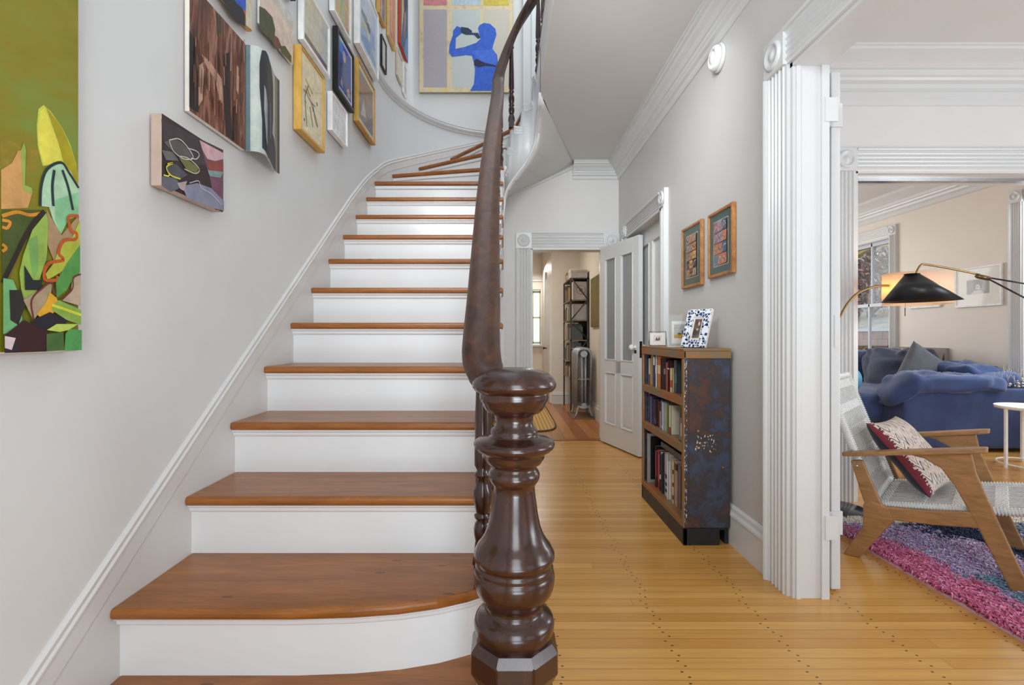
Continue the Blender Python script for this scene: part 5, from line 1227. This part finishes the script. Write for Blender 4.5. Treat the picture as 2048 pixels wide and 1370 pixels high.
# ------------------------------------------------------------------ lamps
al = thing('arc_lamp', 'brass arc floor lamp with a lit white drum shade', 'lamp', (2.085, 3.10, 0))
mb = MB(); mb.lathe([(.165, 0), (.170, .004), (.170, .020), (.162, .026), (.002, .028)], (0, 0, 0), 48); mb.build('base', plain((44, 52, 64), .18, .4, name='dark_polished_base'), al)
mb = MB(); mb.tube(smooth_path([(-.02, 0, .026), (-.02, 0, .5), (-.02, 0, 1.0), (.0, 0, 1.15), (.045, 0, 1.27), (.12, 0, 1.36), (.22, 0, 1.405), (.31, 0, 1.415), (.40, 0, 1.405), (.50, 0, 1.385)], 5), .0075, 10); mb.build('arc_pole', BRASS, al)
shm, nt, bs = nodes('linen_lampshade'); nt.nodes.remove(bs); d_ = N(nt, 'ShaderNodeBsdfDiffuse'); t_ = N(nt, 'ShaderNodeBsdfTranslucent'); mx = N(nt, 'ShaderNodeMixShader')
d_.inputs[0].default_value = lin((240, 236, 230)); t_.inputs[0].default_value = lin((250, 222, 176)); mx.inputs[0].default_value = .45
nt.links.new(d_.outputs[0], mx.inputs[1]); nt.links.new(t_.outputs[0], mx.inputs[2]); nt.links.new(mx.outputs[0], nt.nodes['Material Output'].inputs[0])
mb = MB(); R_ = [];
for r, z in ((.175, 1.298), (.175, 1.492), (.1725, 1.492), (.1725, 1.298)): R_.append([mb.bm.verts.new((.50+r*math.cos(a), r*math.sin(a), z)) for a in [2*math.pi*k/48 for k in range(48)]])
for A, B in zip(R_, R_[1:]+R_[:1]):
    for k in range(48): mb.face([A[k], A[(k+1) % 48], B[(k+1) % 48], B[k]], True)
mb.build('lamp_shade', shm, al)
mb = MB(); mb.lathe([(.012, 1.41), (.016, 1.40), (.016, 1.37)], (.5, 0, 0), 12)
for a in (0, 2.09, 4.19): mb.tube([(.5, 0, 1.40), (.5+.173*math.cos(a), .173*math.sin(a), 1.488)], .0016, 5)
mb.build('socket', BRASS, al)
bm_, nt, bs = nodes('lit_bulb'); bs.inputs['Emission Color'].default_value = (1, .72, .42, 1); bs.inputs['Emission Strength'].default_value = 8
mb = MB(); mb.lathe([(.010, 1.37), (.020, 1.36), (.026, 1.345), (.018, 1.33), (.002, 1.325)], (.5, 0, 0), 14); mb.build('bulb', bm_, al)
pl_ = bpy.data.lights.new('arc_lamp_bulb', 'POINT'); pl_.energy = 3.2; pl_.color = (1, .62, .32); pl_.shadow_soft_size = .03; plo = bpy.data.objects.new('arc_lamp_bulb', pl_); COL.objects.link(plo); plo.location = (2.50, 3.10, 1.40)
bl = thing('cone_lamp', 'black cone shade lamp on long brass and black swing arms', 'lamp', (3.42, 2.72, 0))
T = lambda px_, py, Y: ((px_-CX)/F*Y-3.42, Y-2.72, EYE+(CY-py)/F*Y)
mb = MB(); A0, B0 = Vector(T(1824, 549, 2.70)), Vector(T(1842, 602, 2.70)); R_ = []
for c_, r in ((A0, .034), (B0, .174), (B0+Vector((0, 0, .0015)), .171), (A0+Vector((0, 0, -.003)), .031)):
    tl = .10 if r < .1 else .02
    R_.append([mb.bm.verts.new(c_+Vector((r*math.cos(a), r*math.sin(a), -tl*r*math.cos(a)*-1*.6))) for a in [2*math.pi*k/40 for k in range(40)]])
for A, B in zip(R_, R_[1:]+R_[:1]):
    for k in range(40): mb.face([A[k], A[(k+1) % 40], B[(k+1) % 40], B[k]], True)
mb.face(R_[0][::-1]); shd = mb.build('lamp_shade', plain((26, 25, 26), .35, .1, name='satin_black_shade'), bl)
mb = MB(); mb.lathe([(.002, .0), (.036, -.004), (.036, .001), (.002, .004)], (A0.x, A0.y, A0.z+.003), 24); mb.build('shade_cap', BLACKM, shd)
mb = MB(); mb.tube(smooth_path([T(1832, 547, 2.70), T(1836, 538, 2.70), T(1842, 530, 2.70), T(1852, 529, 2.70), T(1900, 537, 2.70), T(1958, 549, 2.70)], 5), .0055, 8); mb.build('brass_arm', BRASS, bl)
mb = MB(); a_, b_ = Vector(T(1953, 552, 2.70)), Vector(T(1978, 557, 2.70)); mb.tube([a_, b_], .013, 4); mb.build('joint', plain((110, 92, 52), .35, .8, name='aged_brass'), bl)
mb = MB(); mb.tube([T(1975, 555, 2.70), T(2048, 567, 2.705), (0, 0, 1.275)], .0045, 8); mb.tube([T(1975, 557, 2.70), T(2048, 595, 2.705), (0, 0, 1.02)], .0045, 8); mb.build('black_arm', BLACKM, bl)
mb = MB(); mb.tube([(0, 0, .02), (0, 0, 1.34)], .011, 12); mb.build('pole', BLACKM, bl)
mb = MB(); mb.lathe([(.16, 0.0135), (.165, .02), (.16, .034), (.014, .036)], (0, 0, 0), 40); mb.build('base', BLACKM, bl)
mb = MB(); mb.tube([T(1811, 600, 2.70), T(1810, 616, 2.70)], .0008, 5); mb.tube([T(1810, 616, 2.70), T(1810, 632, 2.70)], .0024, 6); mb.build('pull_cord', plain((120, 100, 70), .4, .6, name='pull_cord'), bl)
# ------------------------------------------------------------------ white tray table, bag
tt = thing('tray_table', 'round white metal tray table beside the blue sofa', 'side table', (4.43, 4.14, 0))
mb = MB(); mb.lathe([(.215, .488), (.238, .488), (.243, .512), (.238, .512), (.232, .496), (.002, .494)], (0, 0, 0), 48); mb.build('tray', WHITEP, tt)
for a in (math.pi, math.pi+2.09, math.pi-2.09):
    mb = MB(); x, y_ = .232*math.cos(a), .232*math.sin(a); mb.box(x-.009, x+.009, y_-.009, y_+.009, 0, .49); mb.build('leg', WHITEP, tt)
mb = MB(); mb.tube([(.226*math.cos(a), .226*math.sin(a), .028) for a in [2*math.pi*k/40 for k in range(40)]], .007, 6, closed=True); mb.build('floor_ring', WHITEP, tt)
bg = thing('soft_bag', 'black slumped leather bag on the floor behind the lounge chair', 'bag', (3.34, 3.78, 0))
BLK2 = plain((22, 22, 24), .4, var=.2, sc=20, name='black_leather')
softbox((0, 0, .055), (.52, .2, .11), (.6, .7), .014, 9, lambda p: Vector((p.x, p.y, p.z*(1+.25*math.sin(p.x*9)))), 3, (48, 20)).build('body', BLK2, bg)
mb = MB(); mb.tube(smooth_path([(.10, 0, .08), (.16, .02, .13), (.22, .03, .12), (.25, .02, .05)], 5), .009, 8); mb.build('handle', BLK2, bg)
mb = MB(); mb.prism([(.24, .0), (.30, .0), (.275, .15), (.262, .15)], .01, .02, 'y'); mb.build('flap', plain((120, 118, 116), .6, name='grey_felt'), bg)
# ------------------------------------------------------------------ pictures in the far room
def fwpic(nm, label, ya, yb, z0, z1, art, **k): return picture(nm, label, 'picture', (XW, ya), (XW, yb), z0, z1, k.pop('t', .025), art, **k)
PHO = plain((150, 148, 146), .5, name='grey_photo_paper', var=.2, sc=12)
fwpic('framed_photograph', 'white framed black and white portrait of a smiling curly-haired child', 5.565, 5.04, 1.415, 1.845, [(PHO, rect()), ('e', (206, 206, 204), (.5, .56), .035, .045, 0), ('e', (120, 118, 116), (.5, .78), .04, .022, 0), ('e', (126, 124, 122), (.36, .62), .014, .04, 0), ('e', (126, 124, 122), (.64, .62), .014, .04, 0), ((200, 198, 196), [(.2, .0), (.35, .22), (.65, .22), (.8, 0)]),
   ('e', (60, 58, 58), (.42, .6), .006, .004, 0), ('e', (60, 58, 58), (.58, .6), .006, .004, 0), ('e', (90, 86, 86), (.5, .46), .012, .005, 0)], frame=(.022, WHITEP), mat_w=.115, glass=True, facename='photograph')
fwpic('framed_photograph', 'white framed picture mostly hidden behind the drum lampshade', 6.2, 5.76, 1.44, 1.845, [((216, 214, 210), rect()), ((160, 158, 156), rect(.3, .7, .3, .7))], frame=(.02, WHITEP), mat_w=.06)
gr = plain((146, 136, 126), .7, var=.15, sc=8, name='grey_brown_oil')
fwpic('canvas_painting', 'grey-brown canvas with pale drips leaning behind the sofa', 6.44, 5.66, .36, .962, [(gr, rect())]+[('s', (196, 190, 178), .022, [(.08+.11*i, .98), (.08+.11*i+.01, .6), (.09+.11*i, .3)]) for i in range(6)]+[((34, 30, 30), [(.80, .62), (.86, .86), (.90, .66), (.96, .9), (.97, .6)]), ('s', (40, 36, 36), .02, [(.74, .86), (.80, .80), (.82, .7)])], t=.03, side=(160, 150, 140))
# ------------------------------------------------------------------ kitchen passage beyond the doorway
mb = MB(); mb.box(1.22, 1.35, YB+.13, 10.7, 0, 2.75); struct('wall_kitchen_right', mb, CREAM)
mb = MB(); mb.box(.77, 1.22, 8.0, 10.0, 0, 2.75); struct('wall_kitchen_back', mb, CREAM)
mb = MB(); mb.box(-.75, -.6, YB+.13, 10.7, 0, 2.75); struct('wall_kitchen_left', mb, CREAM)
mb = MB(); mb.box(-.75, 1.35, YB+.13, 10.7, 2.75, 2.85); struct('ceiling_kitchen', mb, CEIL)
mb = MB(); y0 = 10.0; wx0, wx1 = .56, .74; 
mb.box(-.6, wx0, y0, y0+.2, 0, 2.75); mb.box(wx1, 1.3, y0, y0+.2, 0, 2.75); mb.box(wx0, wx1, y0, y0+.2, 0, .92); mb.box(wx0, wx1, y0, y0+.2, 2.04, 2.75); struct('wall_kitchen_end', mb, CREAM)
wr_ = bpy.data.objects.new('window_3', None); COL.objects.link(wr_); tag(wr_, kind='structure')
PG = plain((196, 204, 160), .5, name='pale_green_frame')
mb = MB(); 
for a in ((wx0, wx0+.04, .94, 2.02), (wx1-.015, wx1, .94, 2.02), (wx0, wx1, .94, .98), (wx0, wx1, 1.98, 2.02), (wx0, wx1, 1.46, 1.49)): mb.box(a[0], a[1], y0+.10, y0+.14, a[2], a[3])
mb.build('sash', PG, wr_); mb = MB(); mb.box(wx0, wx1, y0+.118, y0+.122, .95, 2.0); mb.build('pane', GLASS, wr_)
mb = MB(); mb.box(wx0-.03, wx1+.05, y0-.06, y0+.1, .89, .925); mb.build('sill', TRIM, wr_)
trim(runmould([(0, 0), (.03, 0), (.03, .04), (0, .05)], (-.6, y0, 2.2), (.77, y0, 2.2), (0, -1, 0)))
tag(runmould(skirt_prof(.2), (.77, 8.0, 0), (1.22, 8.0, 0), (0, -1, 0)).build('baseboard_kitchen', TRIM), kind='structure')
tag(runmould(skirt_prof(.2), (1.22, YB+.13, 0), (1.22, 8.0, 0), (-1, 0, 0)).build('baseboard_kitchen', TRIM), kind='structure')
d4 = bpy.data.objects.new('door_4', None); COL.objects.link(d4); tag(d4, kind='structure')
mb = MB(); mb.box(.74, .775, 8.02, 8.9, .01, 2.1); mb.box(.735, .745, 8.1, 8.5, .2, .9); mb.build('leaf', TRIM, d4, bevel=.003)
mb = MB(); mb.lathe([(.022, 0), (.010, -.006), (.010, -.03), (.026, -.038), (.022, -.055), (.002, -.058)], (.735, 8.62, .89), 14, 'x'); mb.build('knob', BLACKM, d4)
mb = MB(); mb.box(.735, .79, 8.90, 9.0, 0, 2.25); trim(mb)
br = thing('braided_rug', 'tan striped oval rug on the wide pine boards beyond the doorway', 'rug', (.06, 6.85, .005))
m, nt, bs = nodes('tan_striped_weave'); v = coords(nt); sp = N(nt, 'ShaderNodeSeparateXYZ'); nt.links.new(v, sp.inputs[0])
fr = mth(nt, 'FRACT', mth(nt, 'MULTIPLY', sp.outputs[0], 22)); nt.links.new(ramp(nt, fr, [(0, lin((150, 116, 66))), (.25, lin((196, 158, 96))), (.6, lin((206, 172, 110))), (.9, lin((168, 130, 76)))]), bs.inputs['Base Color']); bs.inputs['Roughness'].default_value = .9
mb = MB(); mb.prism([(.58*sgn(math.cos(a), .35), 1.2*sgn(math.sin(a), .35)) for a in [2*math.pi*k/48 for k in range(48)]], 0, .008); mb.build('field', m, br)
mb = MB(); mb.tube([(.58*sgn(math.cos(a), .35), 1.2*sgn(math.sin(a), .35), .007) for a in [2*math.pi*k/64 for k in range(64)]], .011, 6, closed=True); mb.build('braided_edge', plain((96, 84, 56), .9, var=.5, sc=80, name='dark_braid'), br)
# radiator
rd = thing('radiator', 'ornate silver cast iron column radiator below the metal shelving', 'radiator', (.945, 6.56, 0))
SIL = plain((168, 172, 176), .4, .6, var=.12, sc=20, name='silver_radiator_paint')
for s_ in range(7):
    mb = MB(); y_ = .03+.062*s_; W_ = .235; arch = []
    for a in range(0, 181, 15): arch.append((W_/2+(W_/2-.024)*math.cos(math.radians(a)), y_, .835+.075*math.sin(math.radians(a))))
    arch = [(W_-.024, y_, .14)]+arch+[(.024, y_, .14)]; mb.tube(arch, .021, 8)
    mb.tube([(W_*.40, y_, .14), (W_*.40, y_, .86)], .013, 8); mb.tube([(W_*.60, y_, .14), (W_*.60, y_, .86)], .013, 8)
    mb.tube([(.02, y_, .15), (W_/2, y_, .115), (W_-.02, y_, .15)], .02, 8); mb.tube([(.02, y_, .5), (W_-.02, y_, .5)], .010, 8); mb.lathe([(.045, -.02), (.05, 0), (.045, .02)], (W_/2, y_, .84), 14, 'y'); mb.lathe([(.036, -.02), (.04, 0), (.036, .02)], (W_/2, y_, .15), 14, 'y')
    mb.build('section', SIL, rd)
for s_ in (0, 6):
    for sx in (-1, 1):
        mb = MB(); y_ = .03+.062*s_; x = .1175+sx*.075; mb.tube(smooth_path([(x, y_, .14), (x+sx*.012, y_, .08), (x+sx*.03, y_, .02), (x+sx*.038, y_, .028)], 3), .016, 8); mb.build('foot', SIL, rd)
mb = MB(); mb.box(.90, 1.19, 6.50, 7.05, .004, .020); o = mb.build('floor_board', plain((120, 92, 70), .6, name='brown_board')); tag(o, 'brown board under the radiator feet', 'board')
rd.location.z = .022
# shelving
IR = plain((70, 66, 62), .5, .5, name='dark_iron'); sh = thing('shelving_unit', 'dark iron industrial shelving unit behind the radiator', 'shelving', (.945, 7.06, 0))
SW, SD, SH = .262, .82, 1.93; lv = [.55, .80, 1.075, 1.36, 1.60, 1.80, 1.945]
lv = [.50, .745, 1.045, 1.33, 1.62, 1.93]
for x in (0, SW-.022):
    for y_ in (0, SD-.022): mb = MB(); mb.box(x, x+.022, y_, y_+.022, .004, SH); mb.build('post', IR, sh)
for z in lv: mb = MB(); mb.box(0, SW, 0, SD, z-.016, z); mb.build('shelf', plain((120, 106, 88), .6, .2, name='worn_shelf') if z < 1.9 else IR, sh)
for i, (a, b) in enumerate(zip(lv, lv[1:])):
    mb = MB(); p = ((.01, -.006, a), (SW-.01, -.006, b)) if i % 2 else ((SW-.01, -.006, a), (.01, -.006, b)); mb.tube(p, .008, 4); mb.build('brace', IR, sh)
mb = MB(); mb.box(SW+.001, SW+.005, .01, SD, .45, SH); mb.build('back_sheet', plain((46, 42, 38), .7, name='dark_back'), sh)
random.seed(9)
bc_ = [((120, 70, 50), 'brown'), ((190, 180, 160), 'cream'), ((60, 60, 66), 'charcoal'), ((150, 140, 120), 'buff'), ((96, 44, 40), 'dark red'), ((206, 202, 196), 'white'), ((80, 90, 96), 'slate'), ((180, 146, 84), 'mustard'), ((66, 76, 60), 'moss green')]
nmz = ['lowest', 'second lowest', 'middle', 'fourth', 'upper', 'top']
for li, z in enumerate(lv[:-1]):
    y_ = 7.06+.035; k = 0; H_ = lv[li+1]-z-.03
    if li in (3, 4): y_ = 7.06+.36
    while y_ < 7.06+SD-.06:
        th = random.uniform(.022, .045); c, cn = bc_[(li*4+k) % 9]; h = H_*random.uniform(.62, .95)
        book('%s book in position %s on the %s iron shelf above the radiator' % (cn, ['nearest', 'next to nearest', 'third', 'fourth', 'fifth', 'sixth', 'seventh', 'eighth', 'ninth', 'tenth', 'eleventh', 'twelfth', 'thirteenth', 'fourteenth', 'fifteenth', 'sixteenth', 'seventeenth', 'eighteenth', 'nineteenth', 'twentieth', 'last', 'last', 'last', 'last'][k], nmz[li]), c, y_, th, h, z+.0005, .945+.012+random.uniform(0, .02), .16, 0, None, 'books on the iron shelving')
        y_ += th+.001; k += 1
def box_item(label, x0, x1, y0, y1, z0, z1, c, lid=True):
    r = thing('storage_box', label, 'box', (x0, y0, z0)); mb = MB(); mb.box(0, x1-x0, 0, y1-y0, 0, (z1-z0)*(.72 if lid else 1)); mb.build('body', plain(c, .7, name='card_box', var=.08), r, bevel=.002)
    if lid: mb = MB(); mb.box(-.003, x1-x0+.003, -.003, y1-y0+.003, (z1-z0)*.72, z1-z0); mb.build('lid', plain(c, .7, name='card_box', var=.08), r, bevel=.002)
    return r
b_ = box_item('pale box with a printed bicycle wheel on the upper iron shelf', .99, 1.19, 7.085, 7.40, 1.6205, 1.88, (176, 166, 160), False)
mb = MB(); c_ = (.11, -.0012, .14); mb.tube([(c_[0]+.062*math.cos(a), -.0012, c_[2]+.062*math.sin(a)) for a in [2*math.pi*k/28 for k in range(28)]], .0022, 4, closed=True); mb.tube([(c_[0]+.02*math.cos(a), -.0012, c_[2]+.02*math.sin(a)) for a in [2*math.pi*k/14 for k in range(14)]], .004, 4, closed=True); mb.tube([(c_[0], -.001, c_[2]), (c_[0]-.09, -.001, c_[2]+.05)], .002, 4)
mb.build('wheel_print', plain((60, 56, 60), .7, name='ink'), b_)
box_item('pale grey patterned box on the fourth iron shelf', .99, 1.19, 7.085, 7.40, 1.3305, 1.56, (164, 156, 152))
box_item('grey lidded box on top of the iron shelving', .955, 1.19, 7.07, 7.36, 1.9305, 2.045, (176, 170, 168)); box_item('cream box stacked farther back on top of the iron shelving', .99, 1.19, 7.37, 7.58, 1.9305, 2.10, (206, 196, 180))
gj = thing('wicker_ball', 'gold openwork wicker ball on top of the iron shelving', 'ornament', (1.04, 7.72, 1.931)); mb = MB()
for k in range(9):
    a = random.uniform(0, 3.1); b = random.uniform(0, 3.1); M_ = Matrix.Rotation(a, 3, 'X') @ Matrix.Rotation(b, 3, 'Z'); mb.tube([M_ @ Vector((.085*math.cos(t), .085*math.sin(t), 0))+Vector((0, 0, .09)) for t in [2*math.pi*i/24 for i in range(24)]], .005, 5, closed=True)
mb.build('wicker', plain((186, 156, 96), .5, name='gold_cane'), gj)
gj2 = None
picture('canvas_painting', 'olive green canvas on the kitchen wall beside the shelving', 'painting', (1.22, 6.80), (1.22, 6.12), 1.22, 1.88, .03, [(streaks((96, 88, 40), (112, 102, 50), (86, 76, 34), (3, 3, 3), 3, .5), rect())], side=(66, 60, 40))
# ------------------------------------------------------------------ garden beyond the far windows
GR = plain((110, 104, 80), .9, var=.3, sc=3, name='winter_lawn')
mb = MB(); mb.box(5.3, 22, 2, 26, -.6, -.5); struct('ground_garden', mb, GR)
pa = thing('porch', 'cream timber porch with an arched opening outside the window', 'porch', (0, 0, 0))
mb = MB(); mb.box(6.9, 7.02, 5.0, 13.5, 2.75, 3.7); mb.box(6.88, 6.9, 5.0, 13.5, 3.02, 3.06); mb.build('fascia', plain((176, 176, 176), .5, name='porch_white'), pa)
mb = MB(); seg = [(8.2+2.0*i/14, 2.75-.30*(1-math.sin(math.pi*i/14))) for i in range(15)]; mb.prism([(8.2, 2.80)]+[(10.2, 2.80)]+seg[::-1], 6.90, 7.0, 'x'); seg = [(10.2+2.0*i/14, 2.75-.30*(1-math.sin(math.pi*i/14))) for i in range(15)]; mb.prism([(10.2, 2.80)]+[(12.2, 2.80)]+seg[::-1], 6.90, 7.0, 'x')
mb.build('arch', plain((176, 146, 84), .6, name='ochre_paint'), pa)
for y_ in (8.1, 10.2, 12.3): mb = MB(); mb.box(6.9, 7.04, y_-.07, y_+.07, -.5, 2.8); mb.build('post', plain((176, 176, 176), .5, name='porch_white'), pa)
gw = thing('retaining_wall', 'low red block garden wall with a pale coping seen through the window', 'wall', (0, 0, 0))
mb = MB()
for r_ in range(4):
    for i in range(30): mb.box(8.6, 8.8, 6+.30*i+(.15 if r_ % 2 else 0), 6+.30*i+.28+(.15 if r_ % 2 else 0), .52+.17*r_, .68+.17*r_)
mb.build('blocks', plain((140, 96, 84), .9, var=.3, sc=4, name='red_block'), gw)
mb = MB(); mb.box(8.62, 8.78, 6, 15, -.5, 1.21); mb.build('mortar', plain((70, 62, 58), .9, name='dark_joint'), gw)
mb = MB(); mb.box(8.5, 8.9, 6, 15, 1.21, 1.27); mb.build('coping', plain((190, 196, 204), .8, name='pale_coping'), gw)
mb = MB(); mb.prism([(8.9, 1.2), (14, 2.3), (14, -.5), (8.9, -.5)], 5, 20, 'y'); o = mb.build('bank_garden', plain((150, 152, 142), .9, var=.25, sc=2, name='pale_bank')); tag(o, 'pale sunlit bank rising behind the garden wall', 'ground', kind='structure')
fe = thing('garden_fence', 'dark slate-blue low fence below the garden wall', 'fence', (0, 0, 0)); mb = MB(); mb.box(7.6, 7.64, 6, 14, -.5, .62); mb.build('panel', plain((62, 70, 84), .7, name='slate_paint'), fe); mb = MB(); mb.box(7.57, 7.67, 6, 14, .62, .65); mb.build('rail', plain((190, 196, 204), .7, name='pale_rail'), fe)
random.seed(12)
def leafcloud(mb, c, r, n, s):
    for _ in range(n):
        d = Vector((random.gauss(0, 1), random.gauss(0, 1), random.gauss(0, 1))).normalized()*random.uniform(.3, 1); p = Vector(c)+Vector((d.x*r[0], d.y*r[1], d.z*r[2]))
        a = Vector((random.gauss(0, 1), random.gauss(0, 1), random.gauss(0, 1))).normalized()*s; b = Vector((random.gauss(0, 1), random.gauss(0, 1), random.gauss(0, 1))).normalized()*s*.6
        mb.m = random.choice([0, 0, 1, 2]); mb.face([p-a, p+b, p+a, p-b])
for i, (x, y_, lab) in enumerate(((11.0, 14.9, 'bare-branched tree with rusty leaves beyond the porch'), (14.2, 18.6, 'blue-green leafed tree beyond the porch, farther off'), (9.7, 12.3, 'thin young tree just behind the garden wall'))):
    t = thing('tree', lab, 'tree', (x, y_, .6)); mb = MB(); h = 3.2
    mb.tube(smooth_path([(0, 0, -.6), (.05, 0, 1), (-.05, .1, 2.2), (.1, .1, h)], 4), .10-.02*i, 8)
    for k in range(8): a = k*.8; z = 1.1+.25*k; mb.tube([(0, 0, z), (.7*math.cos(a), .7*math.sin(a), z+.6)], .03, 5)
    mb.build('trunk', plain((110, 92, 78), .9, name='bark'), t); mb = MB(); leafcloud(mb, (0, 0, 2.2), ((1.5, 1.5, 1.5), (2.6, 2.6, 2.2), (.5, .5, .8))[i], (1500, 2600, 260)[i], (.09, .16, .06)[i])
    cs = [[(120, 70, 56), (176, 130, 110), (176, 166, 160)], [(96, 122, 132), (66, 88, 80), (150, 166, 176)], [(110, 120, 70), (150, 130, 90), (200, 196, 170)]][i]; o = mb.build('foliage', [plain(c, .8, name='leaves') for c in cs], t); o['kind'] = 'stuff'
hb = MB(); 
for i in range(9): leafcloud(hb, (8.2, 7.2+.8*i, .62), (.28, .5, .24), 260, .06)
o = hb.build('shrubs', [plain(c, .8, name='leaves') for c in ((150, 130, 70), (96, 92, 50), (196, 170, 110))]); tag(o, 'golden low shrubs between the slate fence and the garden wall', 'shrubs', kind='stuff')
